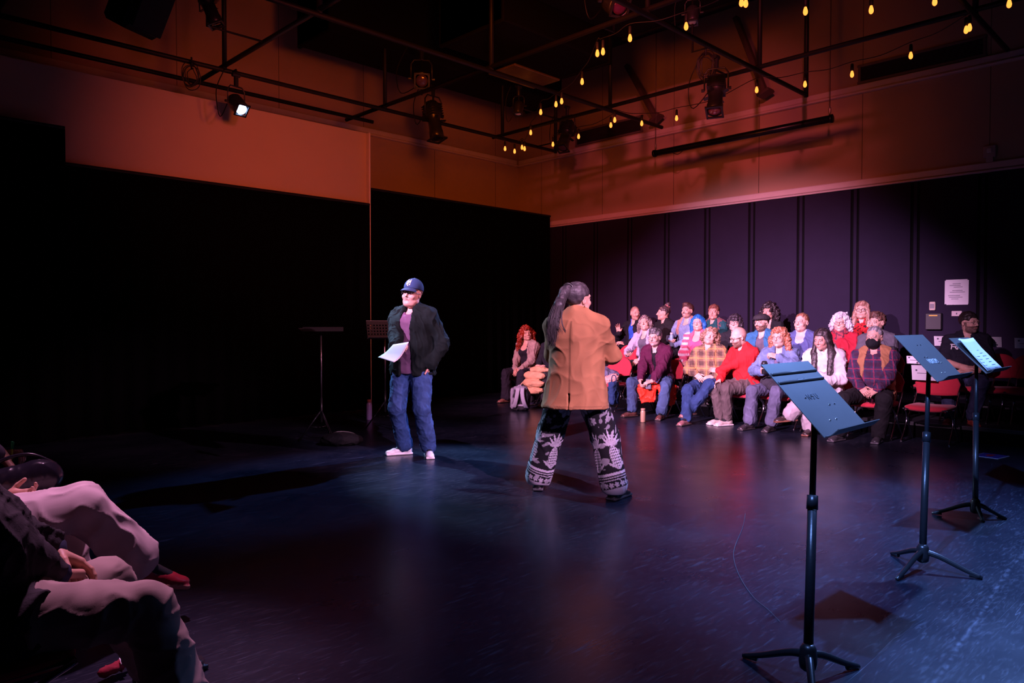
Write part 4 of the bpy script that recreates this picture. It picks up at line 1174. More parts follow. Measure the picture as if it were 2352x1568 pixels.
JM, RM = person('man in dark green overshirt, navy cap and white sneakers holding a paper', (ml.x, ml.y, 0), mrz, s=1.035, w=1.16, belly=.05, fat=.010, hs=1.10, vox=.72,
    lean=-1, head=(-6, 3, -4), wr=loc_in(ml, mrz, hrw), wl=(-.225, .050, .935), er=(.9, -.8, -.2), el=(-.8, -.9, .1),
    hr=dict(dir=dir_in(mrz, TOCAM(ml) * .35 + RGT * .9 + Vector((0, 0, -.1))), palm=(-.1, .5, .8), curl=38, thumb=10), hl=dict(dir=(.40, -.16, -.9), curl=12, thumb=0),
    fr=loc_in(ml, mrz, fR), fl=loc_in(ml, mrz, fL), dr=dir_in(mrz, -RGT * .95 + TOCAM(ml) * .35), dl=dir_in(mrz, TOCAM(ml) + RGT * .06),
    skin=(.62, .36, .29), hairc=(.10, .05, .03), stubble=.22, open=1, mustache=.25, hair=('short', dict(vol=-.003, nape=-.01)),
    glasses=((.02, .02, .025), .0235, .0019, .8),
    legs=dict(name='jeans', c=JEAN, t=.022, end=.082, frac=.955, thigh=.008, top=.875, hem=.035, wr=.0065, wf=30, vox=.0085, st=(1, 1, 1.2), fn=denim_fn(3), seed=21),
    shoes=dict(c=(.80, .80, .80), sole=(.85, .85, .84), lace=(.25, .25, .28)),
    tops=[dict(name='shirt', c=(.16, .08, .15), t=.017, sleeve='none', neck=.055, wr=.004, collar=.014, drop=.09, hem=.85),
          dict(name='overshirt', c=(.0045, .0095, .009), m=VELVET, t=.035, at=-.008, yoke=.9, open=(.050, .080), neck=.06, hem=.835, drop=.09, flare=.012, wr=.011, wf=24, vox=.008, cuff=.010, fn=cord, sleeve=.93)],
    extra=man_extra)
# the paper in his hand
pp = thing('paper_sheet', "curled white paper sheet held in the capped man's right hand", 'paper', at_d(905, 815, 6.98))
def sheet(u, v):
    c = [at_d(868, 820, 6.95), at_d(934, 784, 6.92), at_d(938, 790, 6.78), at_d(905, 831, 6.72)]
    # near edge runs from the left tip to the lower corner, far edge to the upper right corner
    A, B, Cc, D = at_d(868, 820, 6.93), at_d(905, 832, 6.78), at_d(939, 785, 6.86), at_d(903, 791, 7.02)
    p = (A * (1 - u) + D * u) * (1 - v) + (B * (1 - u) + Cc * u) * v
    return p + Vector((0, 0, -.035 * math.sin(u * PI) * (.4 + .6 * v))) - pp.location
MB().grid(sheet, 12, 10, .0012).build('sheet', PAPER, pp, True)
# ---- woman in blazer
wl_ = on_z(1322, 1138); wrz = cam_rz(wl_) + PI - math.radians(14)
fR = on_z(1413, 1146); fL = on_z(1236, 1124); fR.z = fL.z = .085
def lobes(u, v, R, n, k=.55, rot=0.0):
    r = np.hypot(u, v); a = np.arctan2(v, u) + rot
    return r < R * (1 - k + k * np.abs(np.cos(a * n / 2)) ** .7)
def leafy(u, v, L, Wd, ang):
    c, s_ = math.cos(ang), math.sin(ang); x = (u * c + v * s_); y = (-u * s_ + v * c); t = np.clip(x / L, 0, 1)
    return (np.abs(y) < Wd * np.sin(PI * t) ** .8 * (1 + .25 * np.sin(x * 260))) & (x > 0) & (x < L)
def floral(J):
    def fn(V, C):
        out = np.tile(A3((.010, .010, .014)), (len(V), 1))
        dist = {}; 
        for q in 'rl':
            a, b, c = J.hip[q], J.kn[q], J.an[q]
            d = np.full(len(V), 9.0)
            for p0, p1 in ((a, b), (b, c)):
                ab = p1 - p0; t = np.clip(((V - p0) @ ab) / (ab @ ab), 0, 1); d = np.minimum(d, np.linalg.norm(V - p0 - t[:, None] * ab, axis=1))
            dist[q] = d
        right = dist['r'] < dist['l']
        for q, m in (('r', right), ('l', ~right)):
            a, c = J.hip[q], J.an[q]; ax = uv_(c - a)
            hem = J.an[q][2]
            rel = V[m] - a; h = rel @ ax; L = np.linalg.norm(c - a)
            v = (L - h)                                        # height above the ankle, along the leg
            bk = A3((0, -1, 0)); bk = uv_(bk - ax * (bk @ ax)); sd = np.cross(ax, bk)
            offp = rel - h[:, None] * ax
            ang = np.arctan2(offp @ sd, offp @ bk); u = ang * .105
            o = np.zeros(len(v)); sh = np.ones(len(v))
            def put(mask, val=1.0):
                o[mask] = val
            bgn = nz3(V[m], 90, 8)
            put((bgn > .62) & (v > .16), .45)
            for uu in (-.33, -.11, .11, .33):
                x = u - uu
                put(lobes(x, v - .66, .072, 6, .66, .3)); rr = np.hypot(x, v - .66)
                put(rr < .014, .1); put(lobes(x, v - .66, .056, 6, .92, .3 + PI / 6) & (rr > .016), .55)
                put(leafy(x, v - .50, .10, .012, PI / 2 + .5), .6); put(lobes(x + .085, v - .54, .034, 5, .6), .6); put(lobes(x - .085, v - .79, .036, 5, .6), .7)
                for g in range(-3, 4): put(leafy(x, v - .33, .135 - .012 * abs(g), .0105, PI / 2 + g * .42), .95 - .12 * (g % 2))
                e = (x / .048) ** 2 + ((v - .235) / .092) ** 2
                put(e < 1); put((e < .9) & (np.sin((x * 1.3 + v) * 150) * np.sin((x * 1.3 - v) * 150) > .12), .06)
                for g in (-1, 1): put(leafy(x, v - .155, .10, .011, PI / 2 + g * 1.05), .8)
            b_ = v < .135; o[b_] = 0
            put((v > .108) & (v < .128)); put((v > .090) & (v < .098), .8)
            bw = (v < .078)
            put(bw & (v > .072)); 
            for uu in np.arange(-.33, .34, .047): put(bw & lobes(u - uu, v - .038, .022, 5, .55), .85)
            put(bw & (bgn > .35), .6); put((v < .012), .9)
            col = A3((.56, .54, .62))
            out[m] = out[m] * (1 - o)[:, None] + col * o[:, None]
        return out
    return fn
def wm_extra(J, root):
    s = J.hs; H = lambda x, y, z: J.hc + J.Rh @ (A3((x, y, z)) * s)
    L3 = lambda px, py, d: A3(loc_in(wl_, wrz, at_d(px, py, d)))
    # ponytail: a soft core with loose strands over it
    path = [H(0, -.100, .085), H(.0, -.135, .06), L3(1284, 700, 5.62), L3(1271, 742, 5.555), L3(1266, 785, 5.545)]
    rad = [.030, .036, .038, .034, .014]
    P = [cap(path[0], path[1], .030, .036, .03), cap(path[1], path[2], .036, .034, .03), cap(path[2], path[3] + A3((0, .012, 0)), .034, .020, .03)]
    c = A3((.030, .025, .030)); c2 = A3((.10, .088, .095))
    def col(V):
        m = np.clip(.5 + .5 * nz3(V * A3((1.5, 1.5, .25)), 130, 7), 0, 1)[:, None] ** 2
        return c * (1 - m) + c2 * m
    pt = solid('ponytail', P, .006, col, HAIR, root, .0025, 90, 2, (1.4, 1.4, .2))
    rr = random.Random(4); mb = MB()
    for i in range(420):
        a = rr.uniform(0, 2 * PI); k = rr.uniform(.75, 1.06); spread = rr.gauss(0, 1); tip = rr.uniform(.0, 1.0) ** 2; pts = []
        for j, p in enumerate(path):
            r = rad[j] * k
            w_ = (j / 4.0) ** 2
            pts.append(p + A3((math.cos(a) * r + spread * .016 * w_, math.sin(a) * r * .8, w_ * (.05 - .11 * tip))))
        mb.tube(smoothly(pts, 4), [.0011] * 15 + [.0009, .0004], 4)
    for i in range(40):   # flyaway hairs resting on the back
        a = rr.uniform(-1, 1); q0 = path[2] + A3((a * .03, -.03, 0)); pts = [q0, path[3] + A3((a * .05 + .03, -.03, .0)), path[3] + A3((a * .05 + .055, -.015, -.05 - rr.uniform(0, .04)))]
        mb.tube(smoothly(pts, 5), [.0009] * 10 + [.0004], 4)
    mb.build('loose_strands', mat('dark_grey_hair', (.050, .042, .045), .5), pt, True)
    MB().tube([Vector(path[0]) + Vector((.036 * math.cos(t * PI / 8), -.008, .036 * math.sin(t * PI / 8))) for t in range(16)], .010, 6, closed=True).build('hair_clip', mat('black_clip', (.01, .01, .01), .3), root, True)
    # back of the blazer: centre seam, vent and hem stitching as raised welts
    MB().tube([Vector(H(.083, -.012, -.046)), Vector(H(.086, -.012, -.060))], .0035, 6).build('earring', mat('gold_hoop', (.7, .5, .2), .25, 1), root, True)
def vent_cut(J):
    bz = J.pel[2]
    return [rbox((-.005, -.25, .70), (.007, .16, .125), .004, None, .003, 1)]
def bl_fn(V, C):
    x, y, z = V[:, 0], V[:, 1], V[:, 2]
    seam = ((np.abs(x + .004) < .0045) & (y < 0) & (z > .80) & (z < 1.38)); hemst = (np.abs(z - .722) < .004)
    return C * (1 - .45 * seam - .3 * hemst)[:, None] * (.92 + .12 * nz3(V, 14, 2))[:, None]
k_w = dict(s=.965, w=1.17, belly=.02, bust=.03, hs=1.03, lean=2, twist=0, head=(-34, 4, 4), vox=.8,
    wr=(.03, .26, 1.08), wl=(-.02, .28, 1.03), er=(1, -.12, -.30), el=(-1, -.12, -.30), fr=loc_in(wl_, wrz, fR), fl=loc_in(wl_, wrz, fL),
    hr=dict(dir=(-1, .1, .1), palm=(0, -1, 0)), hl=dict(dir=(1, .1, 0), palm=(0, -1, 0)), dr=(.35, 1, 0), dl=(-.25, 1, 0),
    skin=(.60, .36, .27), hairc=(.030, .025, .030), hair=('short', dict(vol=.006, nape=-.025, c2=(.085, .075, .08), amp=.0010, f=150, line=.06)))
Jt = pose(k_w)
JW, RW = person('woman seen from behind in tan blazer and floral wide trousers', (wl_.x, wl_.y, 0), wrz, **k_w,
    legs=dict(name='trousers', c=(.01, .01, .012), t=.026, end=.108, frac=.93, thigh=.010, knee=.022, top=.80, wr=.007, wf=22, vox=.0048, st=(1, 1, .5), fn=floral(Jt)),
    shoes=dict(c=(.012, .012, .014), sole=(.07, .07, .08)),
    tops=[dict(name='blazer', c=(.42, .195, .088), t=.036, neck=.02, drop=.20, flare=.060, hem=.700, wr=.0075, wf=15, at=-.010, vox=.0075, collar=.017, cuff=.012, sleeve=.95, cut=vent_cut, fn=bl_fn, seed=8, st=(1, 1, .9))],
    extra=wm_extra)

# ================================================================== the seated audience
ROWX = (9.28, 10.16, 11.08); ROWZ = (0.0, .18, .36)
SEATED = 'people seated in the audience'
def aud(label, row, px, py, yaw, turn=0, pitch=0, roll=0, **k):
    X = ROWX[row] + k.pop('dx', 0); p = on_x(px, py, X); rz = math.radians(90 + turn)
    base = cam_rz(p)
    k.setdefault('s', .97); k.setdefault('seat', .445); k.setdefault('skin', (.66, .40, .31)); k.setdefault('lean', 4)
    k['head'] = (math.degrees(base - rz) + yaw, pitch, roll)
    # slide sideways so that the head, not the hips, lands on its place
    J = pose(k); off = Matrix.Rotation(rz, 3, 'Z') @ Vector(J.hc)
    loc = Vector((X, p.y - off.y + (off.x) * (p.y / X) * 1.0, ROWZ[row]))
    k['group'] = SEATED
    k.setdefault('shoes', dict(c=(.03, .025, .025))); k.setdefault('legs', dict(c=(.02, .02, .025), t=.014, end=.062, wr=.006))
    return person(label, loc, rz, **k)
GREYJ = (.075, .095, .16)
sleeve_ring = None
# ---- front row, from the far end
a_red = aud('red haired woman in pale cardigan and black top at far end of front row', 0, 1209, 768, 14, turn=10, pitch=3, roll=10, w=1.0, bust=.04, lean=2, smile=1, dx=.05,
    wr=(.06, .30, .58), wl=(-.05, .30, .57), hairc=(.20, .014, .005), hair=('curly', dict(len=.23, wide=.055, amp=.011, f=80, vol=.012, c2=(.38, .045, .014))),
    legs=dict(name='trousers', c=(.018, .016, .03), t=.028, end=.10, wr=.008), shoes=dict(c=(.35, .16, .12)),
    tops=[dict(name='tank_top', c=(.014, .012, .022), t=.012, sleeve='none', neck=.13), dict(name='cardigan', c=(.40, .30, .28), t=.026, open=(.075, .11), neck=.10, lap=.35, wr=.009)])
b_puf = aud('person in dark top with puffer coat over knees, half hidden by the tan blazer', 0, 1268, 772, 0, turn=5, w=1.05, wr=(.08, .28, .62), wl=(-.02, .28, .62), hairc=(.04, .03, .02), hair=('short', {}),
    hr=dict(dir=(-.6, .4, .3)), hl=dict(dir=(.6, .4, .3)), tops=[dict(name='sweater', c=(.012, .012, .02), t=.02)], shoes=dict(c=(.05, .05, .09), boot=.06))
c_mar = aud('man in maroon jacket and glasses leaning on his knees with a phone', 0, 1504, 768, -26, turn=14, pitch=-4, w=1.06, lean=22, hs=1.06, nose=1.3,
    wr=(.13, .47, .52), wl=(-.06, .46, .53), er=(.6, -.9, -.1), el=(-.7, -.8, -.1), hr=dict(dir=(-.35, .6, -.55), palm=(-.9, 0, -.1), curl=40), hl=dict(dir=(.7, .5, -.25), palm=(.1, -.3, -.9), curl=35),
    fr=(.26, .42, .085), fl=(-.20, .48, .085), kr=(.6, 1, .6), kl=(-.5, 1, .6), dr=(.5, 1, 0), dl=(-.1, 1, 0), hairc=(.055, .05, .055), hair=('short', dict(vol=.008, quiff=.006, c2=(.22, .2, .21))), glasses=((.06, .05, .05), .021, .0013), beard=.45, mustache=.55, beardc=(.38, .33, .33),
    legs=dict(name='jeans', c=(.05, .085, .17), t=.020, end=.075, wr=.009, fn=denim_fn(5), frac=.9), sock=(.01, .01, .012), shoes=dict(c=(.14, .055, .04), sole=(.06, .04, .035), lace=(.25, .15, .12)),
    tops=[dict(name='shirt', c=(.010, .008, .012), t=.014, sleeve='none', neck=.05), dict(name='jacket', c=(.085, .010, .040), t=.030, open=(.03, .012), neck=.07, collar=.016, wr=.009, sleeve=.86, lap=.10)])
d_pla = aud('man in brown plaid shirt with curly hair leaning back in front row', 0, 1632, 783, -8, turn=16, pitch=10, roll=-16, w=1.10, belly=.03, lean=-12, side=7, dx=-.06,
    wr=(.13, .24, .66), wl=(-.11, .25, .64), hr=dict(dir=(-.55, .5, -.35), curl=30), hl=dict(dir=(.85, .35, -.15), curl=30), er=(1, -.4, -.5), el=(-1, -.4, -.4),
    fr=(.16, .60, .085), fl=(.14, .48, .20), kr=(.45, 1, .6), kl=(-.5, 1, .7), dr=(.25, 1, 0), dl=(.55, 1, -.15), hairc=(.17, .085, .05), hair=('curly', dict(len=.085, wide=.022, amp=.010, f=85, vol=.004, c2=(.42, .25, .17))), stubble=.15, mouth=0,
    legs=dict(name='jeans', c=(.020, .045, .125), t=.020, end=.075, wr=.009, fn=denim_fn(6)), shoes=dict(c=(.30, .13, .12), sole=(.10, .07, .06)),
    tops=[dict(name='plaid_shirt', c=(.3, .2, .1), t=.026, neck=.06, collar=.015, wr=.008, vox=.006, fn=plaid((.30, .18, .10), (.10, .06, .045), (.62, .34, .09), .135), lap=.16, sleeve=.95)])
e_red = aud('bald bearded man in red sweater turned to talk in front row', 0, 1696, 780, -66, turn=-12, pitch=-18, w=1.08, lean=12, hs=1.10, buzz=.12,
    wr=(.15, .36, .60), wl=(.27, .30, .70), er=(.8, -.5, -.4), el=(-.7, .35, -.6), hr=dict(dir=(.1, .8, -.4)), hl=dict(dir=(.9, .2, .12), palm=(.1, -.7, -.6), curl=20), hairc=(.10, .05, .03), beard=.8, mustache=.8, brow=(.08, .04, .03),
    glasses=((.015, .012, .014), .023, .0024), fr=(.16, .34, .085), fl=(.02, .36, .085), dr=(.2, 1, 0), dl=(.15, 1, 0), kl=(.1, 1, .8),
    legs=dict(name='trousers', c=(.10, .075, .07), t=.022, end=.060, wr=.008), shoes=dict(c=(.55, .45, .38), sole=(.75, .68, .62), boot=.10, tall=.012),
    tops=[dict(name='sweater', c=(.58, .018, .022), t=.024, neck=.03, collar=.012, wr=.007, lap=.10, cuff=.003)])
f_den = aud('woman with curly strawberry blonde hair in denim jacket holding black cup', 0, 1790, 777, -24, turn=12, pitch=-3, w=1.02, bust=.02, lean=12,
    wr=(.16, .33, .74), wl=(-.01, .22, .93), er=(.9, -.3, -.6), el=(-.9, .35, -.55), hr=dict(dir=(-.1, .55, .6), palm=(-.9, .1, -.1), curl=55), hl=dict(dir=(.75, .25, .25), palm=(.1, -.5, -.6), curl=45), hairc=(.26, .080, .035),
    hair=('curly', dict(len=.22, wide=.035, amp=.010, f=80, vol=.006, c2=(.50, .24, .15))), glasses=((.15, .06, .04), .022, .0014),
    fr=(.30, .42, .085), fl=(.03, .42, .085), kr=(.4, 1, .7), kl=(0, 1, .7), dr=(.35, 1, 0), dl=(.15, 1, 0), legs=dict(name='trousers', c=(.085, .088, .14), t=.020, end=.085, wr=.008, fn=denim_fn(8), frac=.88), shoes=dict(c=(.035, .028, .03), sole=(.06, .05, .05), boot=.07, lace=(.30, .28, .28)),
    tops=[dict(name='top', c=(.15, .12, .2), t=.014, neck=.07, sleeve='none'), dict(name='denim_jacket', c=(.12, .17, .30), t=.030, open=(.05, .02), neck=.06, collar=.016, wr=.009, fn=denim_fn(2), lap=.12)])
g_hoo = aud('young woman with long black hair in white hoodie looking down', 0, 1888, 792, -30, turn=10, pitch=-16, w=.95, lean=14, smile=.7,
    wr=(.10, .30, .68), wl=(-.03, .30, .66), fr=(.10, .34, .085), fl=(.30, .50, .25), kl=(-.1, 1, 1), dr=(.1, 1, 0), dl=(.9, .7, -.1), hairc=(.018, .013, .014), skin=(.56, .31, .24),
    hair=('long', dict(len=.26, c2=(.07, .05, .055), amp=.002, bulge=.6, part=.0)), legs=dict(name='trousers', c=(.42, .37, .38), t=.024, end=.095, wr=.008), shoes=dict(c=(.04, .025, .022), sole=(.24, .10, .06), boot=.04, lace=(.3, .25, .22)),
    tops=[dict(name='hoodie', c=(.66, .62, .62), t=.034, neck=.03, hood=1, wr=.012, wf=22, lap=.16, cuff=.004)])
def straps(J, root):
    s = J.hs; H = lambda x, y, z: Vector(J.hc + J.Rh @ (A3((x, y, z)) * s)); mb = MB()
    for g in (-1, 1):
        mb.tube(smoothly([H(g * .055, .066, -.030), H(g * .074, .03, -.005), H(g * .086, -.012, .012)], 4), .0018, 5)
        mb.tube(smoothly([H(g * .050, .060, -.088), H(g * .073, .025, -.055), H(g * .086, -.014, -.03)], 4), .0018, 5)
    P = [ell(H(0, .030, -.058), A3((.073, .090, .070)) * s, J.Rh, .02), cap(H(0, .116, -.024), H(0, .106, -.078), .010, None, .03), plane(H(0, .028, 0), J.Rh @ A3((0, -1, 0))), plane(H(0, 0, -.010), J.Rh @ A3((0, -.10, 1)))]
    mk = solid('face_mask', P, .0045, (.012, .012, .016), CLOTH, root, .0015, 60)
    mb.build('ear_loop', mat('black_elastic', (.012, .012, .014), .8), mk, True)
h_mas = aud('man in black face mask, tan vest and dark plaid shirt', 0, 2008, 785, -20, turn=12, pitch=-2, w=1.24, belly=.07, lean=1, hs=1.10,
    wr=(.10, .34, .62), wl=(-.07, .34, .60), er=(1, -.5, -.3), el=(-1, -.5, -.3), hr=dict(dir=(-.5, .55, -.5), curl=40), hl=dict(dir=(.65, .4, -.45), curl=40), fr=(.30, .52, .085), fl=(-.10, .40, .085), kr=(.5, 1, .5), dr=(.35, 1, 0), dl=(.1, 1, 0),
    hairc=(.17, .16, .17), hair=('short', dict(vol=-.004, c2=(.45, .43, .45), line=.066)), brow=(.2, .17, .17), sock=(.02, .02, .02), legs=dict(name='trousers', c=(.012, .011, .013), t=.022, end=.080, wr=.007), shoes=dict(c=(.06, .055, .06), sole=(.14, .13, .14), lace=(.3, .3, .3)),
    tops=[dict(name='plaid_shirt', c=(.05, .05, .1), t=.024, neck=.05, collar=.016, wr=.007, vox=.006, fn=plaid((.040, .036, .085), (.055, .020, .050), (.34, .03, .08), .11), cuff=.004),
          dict(name='vest', c=(.40, .19, .09), t=.036, yoke=.62, sleeve='none', open=(.07, .14), neck=.07, wr=.007, collar=.014, flare=.01)], extra=straps)
# ---- second row
i_gry = aud('smiling woman with long greying hair in lavender grey cardigan, second row', 1, 1481, 753, -14, turn=6, pitch=6, roll=8, w=.92, bust=.02, lean=4, smile=1, shut=1,
    wr=(.20, .30, .68), wl=(-.05, .30, .60), hr=dict(dir=(-.5, .6, .2), palm=(-.6, 0, -.6), curl=55), hairc=(.13, .09, .085), hair=('curly', dict(len=.26, wide=.02, amp=.008, f=70, vol=.002, c2=(.42, .34, .34))),
    tops=[dict(name='top', c=(.10, .10, .13), t=.013, neck=.09, sleeve='none'), dict(name='cardigan', c=(.42, .39, .50), t=.026, open=(.06, .10), neck=.09, wr=.008)])
stripe = lambda V, C: np.where((((V[:, 2] % .085) < .038) & (np.abs(V[:, 0]) > .12))[:, None], A3((.72, .62, .66)), C)
j_blu = aud('smiling woman with blue bobbed hair and glasses in pink cardigan', 1, 1603, 746, -12, turn=8, pitch=2, roll=4, w=1.05, bust=.045, smile=1, hairc=(.012, .10, .36),
    hair=('bob', dict(len=.15, wide=.012, amp=.0025, f=70, vol=.004, c2=(.03, .25, .70))), glasses=((.55, .35, .45), .021, .0013), wr=(.12, .30, .60), wl=(-.08, .30, .60),
    tops=[dict(name='top', c=(.60, .10, .22), t=.014, neck=.12, sleeve='none'), dict(name='cardigan', c=(.62, .12, .20), t=.028, open=(.06, .10), neck=.09, wr=.007, fn=stripe)])
k_blk = aud('person with short black hair and glasses in black jacket, second row', 1, 1688, 747, -12, turn=6, w=.98, smile=.5, hairc=(.014, .011, .014), skin=(.68, .42, .34), hair=('bob', dict(len=.03, wide=.0, amp=.006, f=90, vol=.006, fringe=1, c2=(.06, .045, .06))), glasses=((.02, .02, .02), .022, .0018),
    tops=[dict(name='shirt', c=(.03, .03, .035), t=.016, sleeve='none', neck=.04), dict(name='jacket', c=(.016, .015, .020), t=.034, open=(.03, .05), neck=.06, collar=.016, wr=.009)])
def flatcap(J, root):
    s = J.hs; H = lambda x, y, z: J.hc + J.Rh @ (A3((x, y, z)) * s)
    P = [ell(H(0, -.008, .060), A3((.094, .122, .062)) * s, J.Rh, .02), ell(H(0, .06, .068), A3((.078, .070, .030)) * s, J.Rh, .04), plane(H(0, 0, .040), J.Rh @ A3((0, .05, -1))), ell(H(0, .112, .047), A3((.066, .036, .009)) * s, J.Rh, .008)]
    solid('flat_cap', P, .005, (.035, .032, .036), CLOTH, root, .002, 60)
l_cap = aud('bearded man in flat cap and teal jacket, second row', 1, 1750, 744, -38, turn=8, w=1.05, hs=1.07, hairc=(.10, .05, .03), beard=.85, mustache=.85, glasses=((.3, .22, .18), .0215, .0012), hair=('short', dict(vol=-.004)),
    tops=[dict(name='t_shirt', c=(.12, .10, .13), t=.014, sleeve='none', neck=.06), dict(name='jacket', c=(.035, .15, .30), t=.032, open=(.05, .09), neck=.07, collar=.02, wr=.009)], extra=flatcap)
m_ves = aud('smiling man with short reddish hair in blue sweater, second row', 1, 1841, 740, -26, turn=8, pitch=3, w=1.12, belly=.03, hs=1.10, smile=1.1, hairc=(.20, .085, .05), brow=(.25, .12, .08), hair=('short', dict(vol=-.004, line=.066, c2=(.36, .17, .10))), glasses=((.4, .35, .33), .0215, .0010),
    wr=(.10, .32, .60), wl=(-.10, .30, .58), tops=[dict(name='shirt', c=(.45, .48, .58), t=.018, neck=.07, collar=.020, wr=.006), dict(name='sweater', c=(.085, .105, .26), t=.028, at=.0, neck=.12, wr=.007, sleeve=.95)])
def scarf(J, root):
    U = J.Rt @ A3((0, 0, 1)); F = J.Rt @ A3((0, 1, 0)); X = J.Rt @ A3((1, 0, 0))
    P = [torus(J.nb + U * (.005 + .028 * i) + F * .012, U - F * (.35 - .12 * i), .082 - .006 * i, .026, .015) for i in range(3)]
    P += [cap(J.nb + F * .09 - U * .02 - X * .03, J.nb + F * .15 - U * .22 - X * .05, .030, .040, .03), cap(J.nb + F * .09 - U * .03 + X * .02, J.nb + F * .15 - U * .16 + X * .05, .030, .036, .03)]
    c = lambda V: np.where((nz3(V, 120, 3) > .25)[:, None], A3((.10, .03, .05)), A3((.34, .05, .07)))
    solid('scarf', P, .007, c, CLOTH, root, .007, 60, 5, (1, 1, 1))
n_gra = aud('woman with curly grey hair, glasses and red scarf, second row', 1, 1931, 742, -14, turn=8, w=1.08, bust=.03, smile=.9, hairc=(.42, .40, .42), brow=(.35, .3, .3), hair=('curly', dict(len=.075, wide=.026, amp=.011, f=95, vol=.012, c2=(.80, .78, .82))), glasses=((.20, .04, .05), .0215, .0016),
    wr=(-.02, .24, .66), wl=(.02, .26, .62), er=(1, -.1, -.5), el=(-1, -.1, -.5), tops=[dict(name='cardigan', c=(.42, .015, .035), t=.028, neck=.05, wr=.008)], extra=scarf)
o_you = aud('young man with brown hair in grey t-shirt behind the masked man', 1, 2014, 746, -34, turn=10, w=1.02, hs=1.06, hairc=(.07, .035, .025), hair=('short', dict(vol=.006, quiff=.012, amp=.006, f=110, c2=(.18, .08, .06))), barearm=1,
    tops=[dict(name='t_shirt', c=(.095, .09, .11), t=.020, neck=.04, sleeve='short', wr=.007)])
def tee_mark(J, root):
    U = J.Rt @ A3((0, 0, 1)); F = J.Rt @ A3((0, 1, 0)); X = J.Rt @ A3((1, 0, 0))
    c = J.chest + U * .012
    mb = MB()
    def P(x, z):
        x = x * .60 - .128
        return Vector(c - X * x + U * z + F * (.186 * math.sqrt(max(1 - (x / .235) ** 2, .05)) - max(z, 0) * .15))
    def st(pts, r=.0075):
        q = []
        for a, b in zip(pts[:-1], pts[1:]):
            for i in range(4): q.append((a[0] + (b[0] - a[0]) * i / 4, a[1] + (b[1] - a[1]) * i / 4))
        q.append(pts[-1]); mb.tube([P(x, z) for x, z in q], r, 6)
    st([(-.075, .030), (.020, .030), (.030, .018), (.022, .006), (-.060, .004)]); st([(-.050, .030), (-.062, -.028)]); st([(.004, .004), (.036, -.026)]); st([(.046, -.028), (.056, .016)]); st([(.052, .004), (.068, .018), (.084, .018)])
    mb.build('shirt_letters', mat('white_print', (.8, .8, .82), .7), root, True)
p_tee = aud('bearded man in black printed t-shirt seated apart at the right', 1, 2226, 757, 46, turn=14, pitch=-2, w=1.18, belly=.04, hs=1.06, hairc=(.02, .014, .014), hair=('short', dict(vol=.002)), beard=.7, mustache=.5, glasses=((.15, .06, .06), .021, .0012), barearm=1,
    wr=(.02, .26, .66), wl=(-.02, .28, .62), er=(1, -.2, -.6), el=(-1, -.2, -.5), hr=dict(dir=(-.9, .3, .0)), hl=dict(dir=(.9, .3, 0)), fr=(.16, .36, .085), fl=(-.06, .36, .085), legs=dict(name='jeans', c=(.03, .035, .075), t=.018, end=.07, wr=.008, fn=denim_fn(9)), shoes=dict(c=(.42, .07, .045), sole=(.3, .05, .04)),
    tops=[dict(name='t_shirt', c=(.013, .012, .022), t=.022, neck=.035, sleeve='short', wr=.008)], extra=tee_mark)
# ---- back row
q_bal = aud('man with moustache in dark jacket raising his hand, back row', 2, 1459, 727, 24, turn=0, pitch=-2, w=1.0, hs=1.06, buzz=.45, hairc=(.10, .05, .035), mustache=.85, stubble=.25, open=1, wr=(.20, .24, .84), wl=(-.02, .34, .64), er=(.8, -.6, -.6), hr=dict(dir=(.1, .2, 1), palm=(-.4, .8, .1), curl=18, spread=7), hl=dict(dir=(.5, .6, .2)),
    fr=(.10, .40, .085), fl=(.42, .50, .30), kl=(-.1, 1, 1), legs=dict(name='trousers', c=(.014, .014, .026), t=.018, end=.07, wr=.008), tops=[dict(name='shirt', c=(.03, .10, .55), t=.018, sleeve='none', neck=.06, collar=.020), dict(name='jacket', c=(.011, .010, .015), t=.034, open=(.045, .07), neck=.07, collar=.015, wr=.009)])
def scrunch(J, root):
    s = J.hs; H = lambda x, y, z: J.hc + J.Rh @ (A3((x, y, z)) * s)
    c = lambda V: np.where((nz3(V, 170, 3) > .1)[:, None], A3((.70, .22, .22)), A3((.05, .06, .06)))
    solid('scrunchie', [torus(H(0, -.066, .118), J.Rh @ A3((0, -.45, 1)), .036 * s, .016, .006)], .0045, c, CLOTH, root, .006, 120, 3, (1, 1, 1))
r_bun = aud('woman in profile with dark hair bun and flowered scrunchie, back row', 2, 1524, 732, -82, turn=-10, w=.98, nose=1.1, hairc=(.035, .022, .024), hair=('bun', dict(vol=-.003, bunpos=(0, -.078, .145), nape=-.015, c2=(.13, .08, .085))), tops=[dict(name='sweater', c=(.012, .011, .014), t=.024, neck=.035, wr=.008)], extra=scrunch)
s_tal = aud('tall moustached man in light denim shirt holding bottle, back row', 2, 1579, 717, -34, turn=4, pitch=3, w=1.04, hs=1.08, s=1.02, smile=.5, hairc=(.075, .035, .028), mustache=.9, beard=.35, hair=('short', dict(vol=.001, quiff=.006)), wr=(.20, .30, .72), wl=(.10, .30, .64), hr=dict(dir=(-.5, .5, .1), palm=(-.6, .3, -.3), curl=50), hl=dict(dir=(.9, .3, 0), curl=40),
    tops=[dict(name='denim_shirt', c=(.20, .27, .42), t=.022, neck=.08, collar=.018, wr=.008, lap=.1), dict(name='shawl', c=(.45, .24, .19), t=.034, sleeve='none', open=(.10, .16), neck=.09, wr=.009, hem=.82)])
